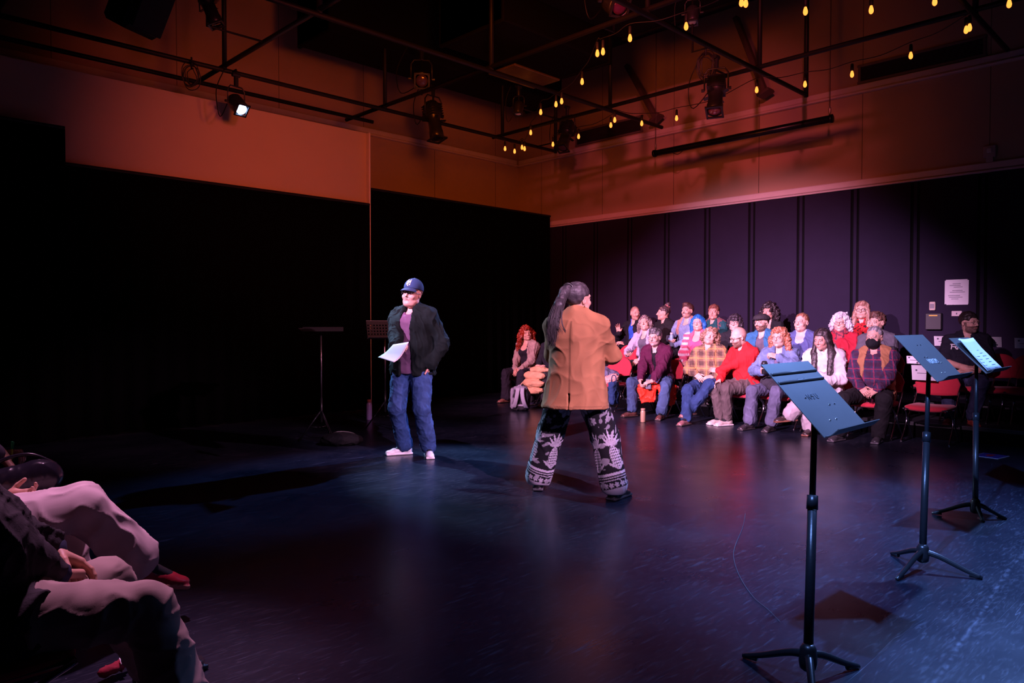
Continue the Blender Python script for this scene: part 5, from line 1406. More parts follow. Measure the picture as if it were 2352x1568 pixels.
t_tea = aud('woman in dark teal jacket with hair tied back, back row', 2, 1639, 735, -14, turn=4, pitch=2, w=1.1, bust=.02, open=1, hairc=(.13, .05, .035), skin=(.60, .33, .25), hair=('short', dict(vol=.004, nape=-.02, c2=(.28, .11, .07))), tops=[dict(name='jacket', c=(.012, .075, .085), t=.032, neck=.05, wr=.010, wf=24), dict(name='scarf', c=(.20, .08, .09), t=.038, sleeve='none', open=(.10, .20), neck=.10, wr=.006, hem=.90)])
u_cur = aud('woman with big curly black hair behind the flat cap, back row', 2, 1766, 724, -26, turn=4, w=.95, smile=.6, hairc=(.010, .007, .008), skin=(.56, .31, .24), hair=('curly', dict(len=.10, wide=.045, amp=.013, f=85, vol=.020, c2=(.035, .02, .025))), tops=[dict(name='top', c=(.010, .009, .012), t=.016, neck=.12, wr=.005)])
leop = lambda V, C: np.where(((nz3(V, 150, 2) > .42))[:, None], A3((.020, .010, .012)), C)
v_leo = aud('woman with long fair hair and glasses in red leopard top, back row', 2, 1980, 719, -10, turn=8, pitch=2, w=1.06, bust=.03, hairc=(.24, .11, .075), hair=('long', dict(len=.24, amp=.003, c2=(.55, .34, .26), vol=.006)), glasses=((.03, .02, .03), .023, .0019), tops=[dict(name='leopard_top', c=(.58, .020, .025), t=.024, neck=.03, wr=.007, vox=.007, fn=leop)])

# ================================================================== three people cut by the left edge of the picture
kA = on_z(418, 1392, .50); kB = on_z(338, 1274, .50)
la = Vector((kA.x - .435, (kA.y + kB.y) / 2, 0)); frz = -PI / 2
fAr = on_z(452, 1560); fAr.z = .085; fAl = on_z(388, 1440); fAl.z = .085
quilt = lambda V, C: C * (1 - .55 * ((np.abs(((V[:, 0] + V[:, 2] * 1.1) % .085) - .0425) < .003) | (np.abs(((V[:, 0] - V[:, 2] * 1.1) % .085) - .0425) < .003)))[:, None]
hA = at_d(150, 1282, 2.42)
JA, RA = person('person in taupe trousers and dark quilted jacket, cropped at lower left', la, frz, s=1.0, w=1.12, belly=.04, seat=.455, lean=-20, py=-.06, vox=.8, group='people cut off at the left edge',
    wl=loc_in(la, frz, hA), wr=loc_in(la, frz, at_d(150, 1330, 2.25)), el=(-.9, -.6, -.2), er=(.9, -.5, -.5), hl=dict(dir=(.45, .75, -.5), palm=(.4, -.2, -.8), curl=22), hr=dict(dir=(-.7, .6, -.3), palm=(0, 0, -1), curl=35),
    fr=loc_in(la, frz, (kA.x + .02, kA.y - .02, .085)), fl=loc_in(la, frz, (kB.x + .02, kB.y, .085)), kr=(.1, 1, .8), kl=(-.1, 1, .8), hairc=(.05, .03, .02), hair=('short', {}),
    legs=dict(name='trousers', m=FINE, c=(.36, .27, .25), t=.020, end=.085, thigh=.006, wr=.007, wf=26, st=(.7, 1.0, 1.3), vox=.008, frac=.98, seed=31), shoes=dict(c=(.03, .025, .03), sole=(.02, .02, .02)),
    tops=[dict(name='shirt', c=(.02, .025, .06), t=.016, sleeve=1.0, wr=.005), dict(name='quilted_jacket', c=(.030, .026, .034), t=.034, sleeve=.86, neck=.05, wr=.008, fn=quilt, lap=.25, vox=.008)])
kb = at_d(180, 1228, 3.1); lb = Vector((kb.x - .425, kb.y + .09, 0))
fb = at_d(335, 1302, 3.3)
JB, RB = person('person in pale wide trousers with red shoe, hands raised, left edge', lb, frz, s=.98, w=1.0, seat=.455, lean=-12, vox=.8, group='people cut off at the left edge',
    wl=loc_in(lb, frz, at_d(10, 1150, 3.05)), wr=loc_in(lb, frz, at_d(2, 1172, 2.98)), el=(-.9, -.5, -.5), er=(.8, -.5, -.6), hl=dict(dir=dir_in(frz, RGT + Vector((0, 0, .15))), palm=(.6, -.3, .5), curl=30, thumb=0), hr=dict(dir=dir_in(frz, RGT + Vector((0, 0, .05))), palm=(-.7, -.2, .4), curl=48, thumb=5),
    fr=loc_in(lb, frz, fb), fl=(-.12, .42, .085), kr=(.15, 1, 1.1), kl=(-.2, 1, .8), dr=(.1, 1, -.25), hairc=(.05, .03, .02), hair=('bob', {}),
    legs=dict(name='wide_trousers', m=FINE, c=(.60, .48, .50), t=.026, end=.10, thigh=.010, knee=.010, hem=-1, wr=.009, wf=22, st=(1.5, .6, 1), vox=.009, frac=.80), shoes=dict(c=(.28, .015, .03), sole=(.5, .2, .16)),
    tops=[dict(name='dark_top', c=(.03, .028, .04), t=.02, sleeve=.62, wr=.006)])
lc = Vector((lb.x - .04, lb.y + .62, 0))
JC, RC = person('person in grey knit sleeve writing with a green pen, left edge', lc, frz, s=.98, w=1.0, seat=.455, lean=-10, vox=.8, group='people cut off at the left edge',
    wl=loc_in(lc, frz, at_d(8, 1046, 3.75)), wr=loc_in(lc, frz, at_d(40, 1062, 3.62)), hl=dict(dir=dir_in(frz, RGT * .9 + Vector((0, 0, .1))), palm=(.2, 0, -.9), curl=50, thumb=20), hr=dict(dir=dir_in(frz, RGT * .7 - FWD * .2 + Vector((0, 0, -.65))), palm=(-.2, -.8, -.4), curl=32), er=(.9, -.2, .3),
    hairc=(.03, .02, .02), hair=('short', {}), legs=dict(name='trousers', c=(.012, .012, .016), t=.02, end=.08, wr=.008),
    tops=[dict(name='knit_sweater', c=(.17, .14, .19), t=.026, wr=.006, sleeve=.80)])
# ================================================================== chairs
SEATM = mat('red_seat_fabric', (.52, .018, .040), .85, 0, .1, 40, .15, 300, sheen=.2)
CHROME = mat('chrome_rod', (.62, .60, .64), .18, 1.0, .05)
SHELL = mat('black_chair_shell', (.015, .014, .015), .45)
def make_chair(label, loc, rz):
    """faces local +y; seat top .445"""
    o = thing('stacking_chair', label, 'chair', loc, rz, 'red stacking chairs')
    def seat(u, v):
        x = (u - .5) * .46; y = (v - .5) * .44; e = max(abs(u - .5), abs(v - .5)) * 2
        c = 1 - .10 * (abs(u - .5) * 2) ** 4 * (abs(v - .5) * 2) ** 4
        return (x * c, y * c, .445 - .028 * e ** 6 - .02 * max(0, v - .7) ** 2 * 6 - .012 * math.cos((u - .5) * PI))
    MB().grid(seat, 14, 14, .04).build('seat', SEATM, o, True)
    MB().box((0, -.005, .395), (.44, .42, .018), None, .006).build('seat_pan', SHELL, o)
    def back(u, v, off=0.0):
        w = .235 - .03 * (1 - v); x = (u - .5) * 2
        top = .815 - .15 * abs(x) ** 3.2; bot = .525 + .018 * abs(x) ** 2
        z = bot + (top - bot) * v
        return (x * w, -.235 - .075 * (z - .45) / .35 + .035 * x * x + off, z)
    MB().grid(lambda u, v: back(1 - u, v), 16, 8, .032).build('backrest', SEATM, o, True)
    MB().grid(lambda u, v: back(1 - u, v, -.034), 12, 6, .010).build('back_shell', SHELL, o, True)
    for g in (-1, 1):
        MB().tube(smoothly([(g * .225, .20, .395), (g * .235, .06, .33), (g * .24, .03, .22), (g * .245, .17, .03), (g * .245, .19, .008)], 5), .010, 8).build('front_leg', CHROME, o, True)
        MB().tube(smoothly([(g * .215, -.30, .70), (g * .222, -.25, .52), (g * .230, -.10, .36), (g * .24, -.03, .24), (g * .245, -.18, .03), (g * .245, -.20, .008)], 5), .010, 8).build('rear_leg', CHROME, o, True)
        MB().tube([(g * .243, -.19, .02), (g * .243, .18, .02)], .007, 6).build('side_rail', CHROME, o, True)
    return o
_ch0 = [None]
def chair(row, y, label, rz=90, x=None):
    loc = Vector((ROWX[row] + .02 if x is None else x, y, ROWZ[row]))
    if _ch0[0] is None: _ch0[0] = make_chair(label, loc, math.radians(rz)); return _ch0[0]
    return dup(_ch0[0], loc, math.radians(rz), label)
def row_of(J): return J[1].location.y
near = row_of
for (pr, row, txt) in ((a_red, 0, 'red haired woman in pale cardigan'), (b_puf, 0, 'person with the tan puffer coat'), (c_mar, 0, 'man in maroon jacket'), (d_pla, 0, 'man in brown plaid shirt'), (e_red, 0, 'bald man in red sweater'),
                       (f_den, 0, 'woman in denim jacket'), (g_hoo, 0, 'woman in white hoodie'), (h_mas, 0, 'masked man in tan vest'), (i_gry, 1, 'woman in lavender grey cardigan'), (j_blu, 1, 'woman with blue hair'),
                       (k_blk, 1, 'person with short black hair'), (l_cap, 1, 'man in flat cap'), (m_ves, 1, 'man in blue sweater'), (n_gra, 1, 'woman with grey curly hair'), (o_you, 1, 'young man in grey t-shirt'), (p_tee, 1, 'man in black printed t-shirt'),
                       (q_bal, 2, 'man raising his hand'), (r_bun, 2, 'woman with the hair bun'), (s_tal, 2, 'tall man in denim shirt'), (t_tea, 2, 'woman in teal jacket'), (u_cur, 2, 'woman with big black curls'), (v_leo, 2, 'woman in red leopard top')):
    chair(row, pr[1].location.y, 'red upholstered stacking chair under the ' + txt)
chair(0, on_x(1418, 840, 9.5).y, 'empty red chair with a fuzzy coat on it, right of the tan blazer')
chair(0, h_mas[1].location.y - .60, 'empty red front row chair with white seat card, right of the masked man')
chair(1, on_x(1396, 798, 10.4).y, 'empty red second row chair half hidden by the blazer shoulder')
chair(1, on_x(1442, 802, 10.4).y, 'empty red second row chair left of the lavender cardigan')
ch_card2 = chair(1, on_x(2165, 790, 10.42).y, 'empty red chair with white card, left of the black t-shirt man')
ch_card3 = chair(1, on_x(2288, 790, 10.42).y, 'empty red chair with white card, right of the black t-shirt man')
ch_card4 = chair(1, on_x(2372, 795, 10.42).y, 'empty red chair cut by the right edge of the picture')
def card(label, px, py, x, w=.22, h=.125, tilt=.0):
    p = on_x(px, py, x)
    o = thing('seat_card', label, 'seat card', p)
    MB().box((0, 0, 0), (.003, w, h), Matrix.Rotation(-.22, 3, 'Y') @ Matrix.Rotation(tilt, 3, 'X')).build('sheet', PAPER, o)
    R = Matrix.Rotation(-.22, 3, 'Y') @ Matrix.Rotation(tilt, 3, 'X')
    MB().box(R @ Vector((-.003, .0, -.005)), (.001, w * .55, .006), R).box(R @ Vector((-.003, w * .3, .03)), (.001, .02, .02), R).box(R @ Vector((-.003, -w * .28, -.035)), (.001, .02, .02), R).build('printing', INK, o)
    return o
card('white seat card on the chair back just left of the black t-shirt', 2168, 783, 10.35)
card('white seat card on the chair back right of the black t-shirt man', 2276, 785, 10.35)
card('white seat card at the right edge of the picture', 2356, 788, 10.35)
card('large white seat card on the front row chair behind the middle music stand', 2122, 856, 9.47, .26, .18)
card('white seat card low behind the masked man', 2098, 826, 10.32, .16, .10)

# ================================================================== music stands
STANDM = mat('stand_black_paint', (.020, .020, .024), .34, .2, .15, 25, .04, 120)
DESKM = mat('stand_desk_paint', (.11, .095, .090), .42, .1, .12, 12, .03, 200)
MARK = mat('white_stencil', (.55, .56, .6), .7)
def music_stand(label, base, desk, tilt, legs, yaw=0.0, ribs=False, letters=None, rod=.9, base_style='legs', dw=.51, dl=.34):
    """desk faces world -y when yaw = 0; tilt = degrees from horizontal"""
    base = Vector(base); o = thing('music_stand', label, 'music stand', base)
    d = Vector(desk) - base
    low = Vector((0, 0, .09)); topp = Vector((d.x, d.y, d.z - .03))
    ax = (topp - low); mid = low + ax * .60
    MB().tube([low, mid], .0185, 14).build('lower_tube', STANDM, o, True)
    MB().tube([mid - ax * .02, topp], .0125, 12).build('upper_rod', STANDM, o, True)
    MB().tube([mid - ax.normalized() * .035, mid + ax.normalized() * .02], [.0225, .0215], 14).build('collar', STANDM, o, True)
    MB().lathe([(.018, .04), (.030, .05), (.034, .075), (.030, .125), (.021, .14)], 16).build('hub', STANDM, o, True)
    for (lx, ly) in legs:
        e = Vector((lx, ly, .012)); n = Vector((lx, ly, 0)).normalized(); L = math.hypot(lx, ly)
        pts = [n * .015 + Vector((0, 0, .10)), n * L * .3 + Vector((0, 0, .085)), n * L * .75 + Vector((0, 0, .035)), e]
        MB().tube(smoothly(pts, 5), [.017 - .007 * i / 15 for i in range(16)], 10).build('leg', STANDM, o, True)
        MB().tube([e - n * .05 + Vector((0, 0, .004)), e + n * .01 - Vector((0, 0, .003))], [.012, .009], 8).build('foot_tip', STANDM, o, True)
    R = Matrix.Rotation(yaw, 3, 'Z') @ Matrix.Rotation(math.radians(tilt), 3, 'X')   # local x along the desk, y up the slope, z out of its face
    D = lambda x, y, z: d + R @ Vector((x, y, z))
    dk = MB().grid(lambda u, v: D((u - .5) * dw, (v - .5) * dl, .004 * (1 if (.0 < v < 1) else 1)), 2, 2, .003).build('desk', DESKM, o)
    MB().grid(lambda u, v: D((u - .5) * (dw - .02), -dl / 2 + .002 - .012 * math.sin(min(v * 2, 1) * PI / 2), .062 * v + .002), 2, 6, .003).build('lip', DESKM, dk, False)
    if ribs:
        for y in (.105, .06):
            MB().tube([D(-dw / 2 + .012, dl * .5 - .34 + .24 + y - .06, .005), D(dw / 2 - .012, dl * .5 - .34 + .24 + y - .06, .005)], .0065, 8).build('rib', DESKM, dk, True)
    for (x, y) in ((-.03, .09), (.03, .09), (-.10, .0), (-.05, .0), (.05, -.05), (.10, -.05), (-.06, -.12), (0, -.12)):
        MB().lathe([(.0055, 0), (.005, .002), (.002, .004)], 8, D(x, y, .004), R).build('rivet', CHROME, dk, True)
    MB().box(D(0, -.01, -.018), (.10, .12, .02), R, .006).build('bracket', STANDM, o)
    MB().tube([D(-.03, -.02, -.03), D(.03, -.02, -.03)], .018, 10).build('tilt_joint', STANDM, o, True)
    if letters:
        txt, size, lx, ly, rot, m = letters
        me = text_mesh(txt, size)
        lo = link('stencil_letters', me, m, dk, False)
        M4 = Matrix.Translation(D(lx, ly, .0056)) @ (R @ Matrix.Rotation(rot, 3, 'Z')).to_4x4()
        lo.matrix_local = M4
    return o
b1 = on_z(1856, 1533, .05); b2 = on_z(2119, 1287, .05); b3 = on_z(2240, 1178, .04)
def L2(base, px, py):
    p = on_z(px, py, .01); return (p.x - base[0], p.y - base[1])
b1.z = b2.z = b3.z = 0
k1 = at_d(1872, 911, 3.03); k2 = at_d(2134, 820, 4.33); k3 = at_d(2243, 815, 5.42)
music_stand('nearest black music stand with a ribbed desk, in the right foreground', b1, k1, 46, [L2(b1, 1712, 1506), L2(b1, 1968, 1530), L2(b1, 1872, 1640)], 0.0, True, ('N S U', .040, -.03, .0, 0.0, mat('faded_stencil', (.10, .10, .115), .6)), dw=.44, dl=.37)
music_stand('middle black music stand with white stencil letters on its desk', b2, k2, 48, [L2(b2, 2050, 1271), L2(b2, 2062, 1328), L2(b2, 2252, 1326)], 0.0, False, ('NSKOM', .048, -.02, -.035, 0.0, MARK))
st3 = music_stand('farthest black music stand of three at right, holding sheet music', b3, k3, 46, [L2(b3, 2144, 1178), L2(b3, 2258, 1196), L2(b3, 2308, 1190)], 0.0)
# sheet music on the far stand
def _sheets():
    o = thing('sheet_music', 'curling pale sheets of music resting on the farthest music stand', 'sheet music', k3)
    R = Matrix.Rotation(math.radians(46), 3, 'X')
    for i, (dx, cur) in enumerate(((-.02, .010), (.01, .005))):
        def fn(u, v, dx=dx, cur=cur, i=i):
            return R @ Vector((dx + (u - .5) * .38, -.155 + v * .29 + .004 * i, .012 + .005 * i + cur * (u - .5) ** 2 * 4 * (.3 + v) + (.016 - .012 * i) * v * v))
        MB().grid(fn, 10, 8, .0008).build('page', mat('blueish_paper', (.72, .76, .84), .8), o, True)
    mb = MB()
    for k in range(9):
        y = -.14 + k * .028
        for (x0, x1) in ((-.19, -.05), (.03, .17)):
            if RNG.random() < .85:
                w = (x1 - x0) * RNG.uniform(.5, 1); mb.box(R @ Vector((x0 + w / 2, y, .0188 + .004 * ((y + .155) / .29) ** 2)), (w, .003, .001), R)
    mb.build('staves', INK, o)
_sheets()
# stands in the dark behind the man
def perforated(label, px, py, dep, gx, gy, tilt=64):
    c = at_d(px, py, dep); base = on_z(gx, gy); base.x, base.y = c.x, c.y; base.z = 0
    o = thing('music_stand', label, 'music stand', base)
    d = c - base; tc = -TOCAM(base) ; yaw = math.atan2(tc.y, tc.x) - PI / 2 + .2
    R = Matrix.Rotation(yaw, 3, 'Z') @ Matrix.Rotation(math.radians(tilt), 3, 'X')
    W_, H_ = .46, .25; mb = MB(); nx, ny = 12, 6
    # perforated plate: frame cells with a square hole in each
    for i in range(nx):
        for j in range(ny):
            x0, x1 = -W_ / 2 + W_ * i / nx, -W_ / 2 + W_ * (i + 1) / nx; y0, y1 = -H_ / 2 + H_ * j / ny, -H_ / 2 + H_ * (j + 1) / ny
            mx_, my_ = (x0 + x1) / 2, (y0 + y1) / 2; hx, hy = (x1 - x0) * .24, (y1 - y0) * .24
            if 1 <= j <= 4:
                q = [(x0, y0), (x1, y0), (x1, y1), (x0, y1)]; p = [(mx_ - hx, my_ - hy), (mx_ + hx, my_ - hy), (mx_ + hx, my_ + hy), (mx_ - hx, my_ + hy)]
                vs = [d + R @ Vector((a, b, z)) for z in (0, -.003) for (a, b) in q + p]
                fs = [(k, (k + 1) % 4, 4 + (k + 1) % 4, 4 + k) for k in range(4)] + [(8 + (k + 1) % 4, 8 + k, 12 + k, 12 + (k + 1) % 4) for k in range(4)]
                mb.add(vs, fs)
            else: mb.box(d + R @ Vector((mx_, my_, -.0015)), (x1 - x0, y1 - y0, .003), R)
    mb.build('perforated_desk', PIPE, o)
    MB().box(d + R @ Vector((0, -H_ / 2, .02)), (W_, .004, .05), R).box(d + R @ Vector((0, H_ / 2, .0)), (W_, .008, .012), R).build('lip', mat('pale_lip', (.16, .15, .15), .35, .5) if tilt > 30 else PIPE, o)  # lip and top edge paler than the desk on the steep stand
    MB().tube([Vector((0, 0, .45)), d + Vector((0, 0, -.02))], .010, 10).build('upper_rod', mat('purple_steel', (.30, .27, .30), .3, .9), o, True)
    MB().tube([Vector((0, 0, .22)), Vector((0, 0, .50))], .014, 10).build('lower_tube', STANDM, o, True)
    for k in range(3):
        a = k * 2 * PI / 3 + .5
        MB().tube([Vector((0, 0, .36)), Vector((.25 * math.cos(a), .25 * math.sin(a), .012))], .009, 8).build('leg', STANDM, o, True)
        MB().tube([Vector((0, 0, .16)), Vector((.14 * math.cos(a), .14 * math.sin(a), .17))], .006, 6).build('strut', STANDM, o, True)
perforated('black music stand with perforated desk in the dark behind the man', 884, 757, 9.5, 868, 965)
perforated('black music stand with a lit steel rod, in the dark at left', 737, 757, 8.5, 737, 975, 6)

# ================================================================== things on the floor and in hands
def bottle(label, base, r, h, col, capc, name='water_bottle', rough=.35, neck=.7, m=None):
    o = thing(name, label, 'bottle', base)
    MB().lathe([(r * .9, 0), (r, .008), (r, h * .74), (r * .95, h * .78), (r * neck, h * .84), (r * neck, h * .86)], 20).build('body', m or mat('bottle_%s' % label[:14], col, rough, .1), o, True)
    MB().lathe([(r * neck * 1.06, h * .86), (r * neck * 1.06, h * .98), (r * neck * .9, h)], 20).build('bottle_cap', mat('cap_%s' % label[:14], capc, .4), o, True)
    return o
g = on_z(848, 964); bottle('tall purple water bottle on the floor at the foot of the pale edge strip', g, .040, .29, (.30, .22, .45), (.35, .12, .12))
g = on_z(1477, 969); bottle('tan water bottle standing on the floor in front of the maroon jacket man', g, .036, .19, (.52, .33, .20), (.45, .28, .18), neck=.85)
def hold(pr, q, off=(0, 0, 0)):
    J, r = pr; d, pn, sg, h = J.hand[q]
    return to_world(r, J.wr[q] + d * .075 + pn * .030 + A3(off)), Matrix.Rotation(r.rotation_euler.z, 3, 'Z') @ Vector(d), Matrix.Rotation(r.rotation_euler.z, 3, 'Z') @ Vector(pn)
p, _, _ = hold(s_tal, 'r', (0, .01, -.09)); bottle('pale blue water bottle held by the tall man in denim shirt', p, .034, .24, (.30, .48, .62), (.75, .72, .75))
p, _, _ = hold(f_den, 'r', (0, .01, -.07))
cu = thing('travel_cup', 'black travel cup held by the woman in denim jacket', 'cup', p)
MB().lathe([(.030, 0), (.034, .01), (.038, .12), (.039, .125)], 20).build('cup_body', mat('black_cup', (.012, .012, .014), .3), cu, True)
MB().lathe([(.041, .122), (.041, .140), (.034, .150), (.030, .165), (.012, .168)], 20).build('lid', mat('black_lid', (.02, .02, .022), .3), cu, True)
p, _, _ = hold(i_gry, 'r', (0, .01, -.02))
wg = thing('wine_cup', 'small clear cup of dark wine held by the woman in lavender cardigan', 'cup', p)
GL = bpy.data.materials.new('clear_plastic'); GL.use_nodes = True
gb = GL.node_tree.nodes['Principled BSDF']; gb.inputs['Base Color'].default_value = (.9, .88, .9, 1); gb.inputs['Roughness'].default_value = .08; gb.inputs['Transmission Weight'].default_value = .9; gb.inputs['IOR'].default_value = 1.2
MB().lathe([(.022, 0), (.026, .002), (.034, .085), (.0335, .085), (.025, .004)], 18).build('cup_wall', GL, wg, True)
MB().lathe([(.001, .006), (.0245, .006), (.028, .040), (.001, .040)], 18).build('wine', mat('red_wine', (.05, .004, .012), .1), wg, True)
p, d_, pn = hold(c_mar, 'l')
ph = thing('phone', 'grey phone in the hands of the man in maroon jacket', 'phone', p)
pr_ = rot_to(Vector((-.8, -.5, .35)), (0, 0, 1))
MB().box((0, 0, 0), (.075, .150, .009), pr_, .003).build('case', mat('grey_phone', (.10, .11, .14), .3), ph)
MB().box(pr_ @ Vector((.018, .05, .006)), (.024, .030, .003), pr_, .001).build('camera_bump', BLACKMETAL, ph)
pen_a = at_d(27, 1043, 3.60); pen_b = at_d(28, 1014, 3.58)
pn_ = thing('pen', 'green and yellow pen held upright at the left edge', 'pen', pen_a)
dv = pen_b - pen_a
MB().tube([-dv * .5, dv * .45], .0050, 8).build('barrel', mat('yellow_green_plastic', (.45, .62, .05), .4), pn_, True)
MB().tube([dv * .45, dv * 1.0, dv * 1.03], [.006, .006, .002], 8).build('pen_cap', mat('green_plastic', (.02, .42, .12), .35), pn_, True)
MB().tube([dv * .55 + RGT * .008, dv * .98 + RGT * .008], .0016, 5).build('clip', mat('green_plastic', (.02, .42, .12), .35), pn_, True)
# backpack
gb_ = on_z(1196, 942)
bp_ = thing('backpack', 'grey backpack with padded straps standing on the floor by the tan puffer coat', 'backpack', gb_, cam_rz(gb_) - .25)
GREYB = (.24, .24, .30)
solid('bag_body', [ell((0, 0, .24), (.145, .095, .165), None, .03), rbox((0, 0, .14), (.140, .090, .138), .05, None, .05), rbox((0, -.09, .13), (.10, .035, .09), .03, None, .03)], .008, (.030, .029, .037), CLOTH, bp_, .008, 34)
solid('side_panel', [rbox((.112, .035, .19), (.040, .068, .165), .035, None, .02)], .008, GREYB, CLOTH, bp_, .008, 44)
solid('top_flap', [ell((0, .02, .345), (.115, .085, .050), None, .02)], .008, GREYB, CLOTH, bp_, .006, 44)
for g_ in (-1, 1):
    def st_(u, v, g_=g_): return (g_ * (.035 + .065 * v * v) - .02 + (u - .5) * .062, .098 + .055 * math.sin(v * PI) ** .7, .370 - .33 * v)
    MB().grid(st_, 4, 14, .014).build('shoulder_strap', mat('grey_strap', (.34, .34, .42), .8, bump=.3, bscale=80), bp_, True)
MB().tube(smoothly([(-.03, .06, .36), (-.02, .06, .395), (.02, .06, .395), (.03, .06, .36)], 5), .008, 6).build('top_handle', mat('grey_strap', (.34, .34, .42), .8), bp_, True)
MB().box((0, .10, .09), (.26, .01, .03), None, .004).build('waist_band', mat('grey_strap', (.34, .34, .42), .8), bp_)
# tan puffer coat over knees
Jb, Rb = b_puf
def lap_point(q, t): return Jb.hip[q] + (Jb.kn[q] - Jb.hip[q]) * t
pc = thing('puffer_coat', 'tan quilted puffer coat draped over knees beside the grey backpack', 'coat', Rb.location, Rb.rotation_euler.z)
P = []
mk = (Jb.kn['r'] + Jb.kn['l']) / 2; ml_ = (lap_point('r', .5) + lap_point('l', .5)) / 2
for i_, (c_, w_, h_) in enumerate(((ml_ + A3((0, -.02, .085)), .20, .05), ((ml_ + mk) / 2 + A3((0, .04, .09)), .215, .055), (mk + A3((0, .085, .01)), .225, .075), (mk + A3((0, .115, -.115)), .22, .072), (mk + A3((0, .10, -.23)), .20, .06))):
    P.append(ell(c_, (w_, .075 if i_ > 1 else .09, h_), None, .010))
solid('shell', P, .008, (.62, .36, .20), CLOTH, pc, .011, 26, 3, (.5, 1.3, 1.3))
solid('lining_edge', [cap(lap_point('r', .5) + A3((.17, .0, .02)), Jb.kn['r'] + A3((.17, .06, -.18)), .018, .014)], .008, (.60, .40, .26), CLOTH, pc)
# coats on the empty seats
def heap(name, label, cat, c, prims, col, wr, wf, seed, m=CLOTH, fn=None, rz=PI / 2, vox=.009):
    o = thing(name, label, cat, c, rz)
    solid('cloth', prims, vox, col, m, o, wr, wf, seed, (1, 1, 1), colfn=fn)
    return o
ec = Vector((9.30, on_x(1418, 840, 9.5).y, .44))
hz = heap('fuzzy_coat', 'grey coat with pink fuzzy cuff heaped on the empty chair', 'coat', ec + Vector((0, .02, 0)), [ell((.02, -.02, .09), (.20, .15, .10), None, .03), cap((.10, -.05, .17), (-.02, .10, .13), .065, .06, .03)], (.13, .14, .22), .010, 30, 4)
solid('fur_cuff', [cap((-.20, .10, .075), (.05, .20, -.02), .065, .07, .02)], .007, (.62, .34, .30), CLOTH, hz, .012, 130, 9, (1, 1, 1))
nb_ = heap('navy_bag', 'dark blue cloth bag hanging beside the tan blazer hem', 'bag', Vector((9.02, on_x(1408, 900, 9.0).y, .0)), [rbox((0, 0, .30), (.05, .09, .17), .03, None, .02)], (.02, .05, .14), .008, 40, 5)
MB().tube(smoothly([(-.05, .0, .45), (-.03, .0, .56), (.03, .0, .56), (.05, .0, .45)], 5), .008, 6).build('handle', mat('navy_webbing', (.02, .04, .10), .8), nb_, True)
cy_ = c_mar[1].location.y
yc = thing('yellow_coat', 'pale yellow coat hung over a chair left of the maroon jacket', 'coat', Vector((9.40, cy_ + .30, 0)), PI / 2)
def drape(u, v):
    x = (u - .5) * .34; a = v * 2
    z = .80 - .38 * max(a - .5, 0) / 1.5 if a > .5 else .80
    return (x + .03 * math.sin(v * 5), -.28 + (.30 * (a - .5) / 1.5 + .05 if a > .5 else .1 * a) + .012 * math.sin(u * 14), z + .012 * math.sin(u * 9 + 1))
MB().grid(drape, 16, 16, .018).build('cloth', mat('pale_yellow_wool', (.80, .60, .26), .9, bump=.2), yc, True)
rj = thing('red_jacket', 'bright orange red jacket draped over the seat under the maroon jacket man', 'jacket', Vector((9.20, cy_, 0)), PI / 2 + math.radians(14))
P = [ell((0, .10, .455), (.27, .25, .028), None, .03), ecap((.02, .33, .42), (.02, .30, .23), (.14, .030), (.11, .022), (1, 0, 0), .03), ecap((-.27, .10, .42), (-.26, .08, .20), (.16, .025), (.13, .02), (0, 1, 0), .03), ecap((-.20, .30, .42), (-.20, .27, .27), (.07, .03), (.05, .02), (1, 0, 0), .03)]
solid('cloth', P, .009, (.75, .040, .012), mat('red_nylon', (.75, .04, .012), .62, bump=.2, bscale=30), rj, .020, 34, 6, (1.4, 1.4, .6))
bk_ = heap('black_bag', 'black cloth bag on the lap of the woman in denim jacket', 'bag', f_den[1].location + Vector((-.20, .0, .53)), [ell((0, 0, .06), (.19, .13, .085), None, .03), ell((-.08, .12, .03), (.10, .10, .06), None, .04)], (.030, .028, .036), .013, 28, 7)
MB().tube(smoothly([(-.16, .02, .12), (-.10, .10, .16), (.05, .12, .15), (.15, .04, .10)], 5), .009, 6).build('strap', mat('black_webbing', (.02, .02, .024), .7), bk_, True)
hb_ = thing('handbag', 'glossy black leather handbag held at the left edge beside the pen', 'bag', at_d(35, 1112, 3.35), cam_rz(at_d(35, 1112, 3.35)))
solid('bag_body', [ell((.02, 0, 0), (.115, .06, .080), None, .02), ell((-.09, 0, .02), (.10, .06, .085), None, .04)], .006, (.016, .014, .022), mat('black_glossy_leather', (.016, .014, .024), .22), hb_, .004, 30)
MB().tube(smoothly([(-.16, -.03, .07), (-.05, -.05, .125), (.08, -.04, .09), (.125, -.02, -.02)], 6), .009, 8).build('strap', mat('black_glossy_leather', (.016, .014, .024), .22), hb_, True)
for q in ((.125, -.03, .01), (.118, -.05, -.075)):
    MB().lathe([(.012, -.006), (.014, 0), (.012, .006)], 12, q, rot_to((0, -1, 0))).build('buckle', mat('rose_metal', (.75, .45, .35), .2, 1), hb_, True)
sd = on_z(260, 1545, .02)
rc = heap('red_cloth', 'crumpled dark red cloth with a white tag on the floor under the chairs', 'cloth', sd, [ell((0, 0, .02), (.045, .03, .02), None, .015), ell((.04, .02, .014), (.035, .02, .014), None, .015)], (.28, .02, .04), .01, 60, 8, rz=0)
MB().box((.03, -.012, .042), (.018, .03, .004), Matrix.Rotation(.5, 3, 'X')).build('tag', PAPER, rc)
for i, (R_, lab) in enumerate(((RA, 'taupe trousers'), (RB, 'pale wide trousers'), (RC, 'grey knit sleeve'))):
    dup(_ch0[0], (R_.location.x - .03, R_.location.y, 0), -PI / 2, 'red stacking chair under the person in ' + lab + ' at the left edge')
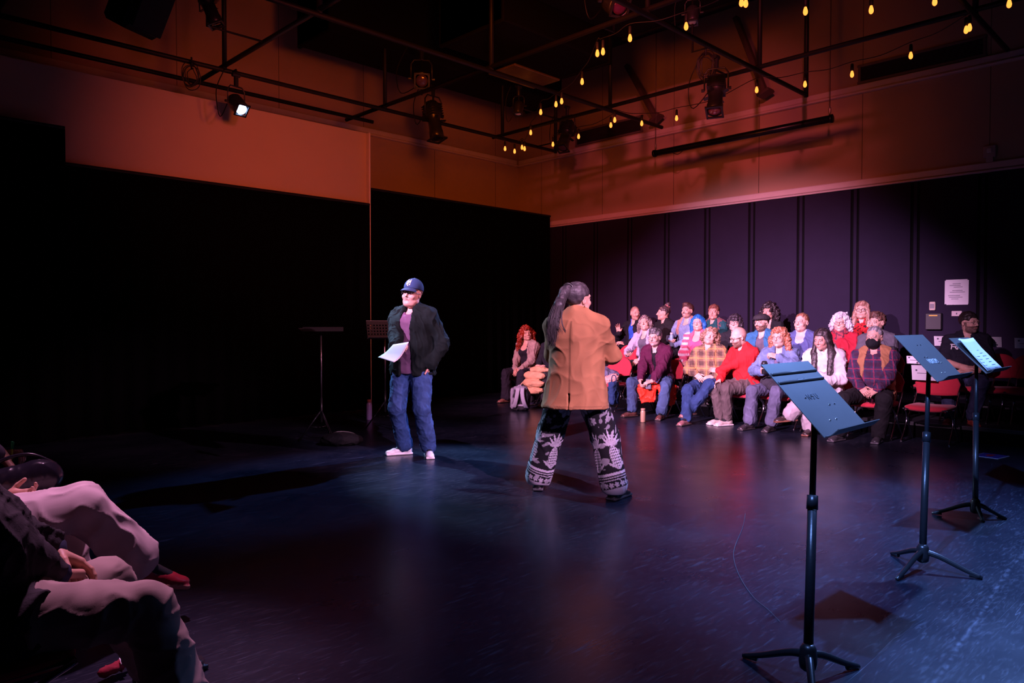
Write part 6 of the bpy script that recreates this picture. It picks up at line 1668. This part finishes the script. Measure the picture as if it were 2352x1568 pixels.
bg = on_z(785, 1022)
db = heap('black_duffel', 'low black bag lying in the dark left of the white sneakers', 'bag', bg, [ell((0, 0, .06), (.24, .14, .075), None, .03), ell((.05, .05, .09), (.15, .10, .05), None, .04)], (.003, .003, .004), .008, 30, 9, rz=cam_rz(bg))
MB().tube(smoothly([(-.20, -.10, .05), (-.12, -.15, .11), (.04, -.15, .13), (.18, -.10, .08)], 6), .008, 6).build('strap', mat('worn_strap', (.06, .055, .05), .4), db, True)
dk_ = on_x(560, 968, 1); tp = on_z(566, 967)
tl = thing('tape_strip', 'thin dull red tape strip on the dark floor at left', 'tape', tp)
e0 = on_z(548, 969) - tp; e1 = on_z(585, 965) - tp
MB().box((e0 + e1) / 2 + Vector((0, 0, .0015)), ((e1 - e0).length, .02, .002), Matrix.Rotation(math.atan2((e1 - e0).y, (e1 - e0).x), 3, 'Z')).build('tape', mat('red_tape', (.30, .06, .04), .5), tl)
# postcard, thread
c0 = on_z(2276, 1047)
pc_ = thing('postcard', 'blue card with red mark and pale border lying on the floor at right', 'card', c0)
ex = (on_z(2306, 1047) - on_z(2246, 1049)); ey = (on_z(2276, 1039) - on_z(2276, 1054))
RZ = Matrix.Rotation(math.atan2(ex.y, ex.x) + .45, 3, 'Z')
MB().box((0, 0, .002), (.27, .24, .004), RZ).build('border', mat('pale_card', (.55, .5, .62), .5), pc_)
MB().box((0, 0, .0045), (.25, .22, .002), RZ).build('field', mat('blue_print', (.05, .04, .30), .4), pc_)
MB().box(RZ @ Vector((.01, .0, .006)), (.13, .045, .0015), RZ).box(RZ @ Vector((.02, .03, .006)), (.07, .03, .0015), RZ).build('red_mark', mat('red_print', (.55, .02, .04), .4), pc_)
tpts = [on_z(x, y, .003) for x, y in ((1712, 1178), (1706, 1210), (1688, 1255), (1686, 1285), (1700, 1325), (1730, 1370), (1765, 1400), (1792, 1428))]
o = thing('thread', 'thin pale thread curving over the stage floor left of the nearest stand', 'thread', tpts[0])
MB().tube(smoothly([p - tpts[0] for p in tpts], 6), .0013, 5).build('strand', mat('pale_thread', (.09, .085, .10), .8), o, True)
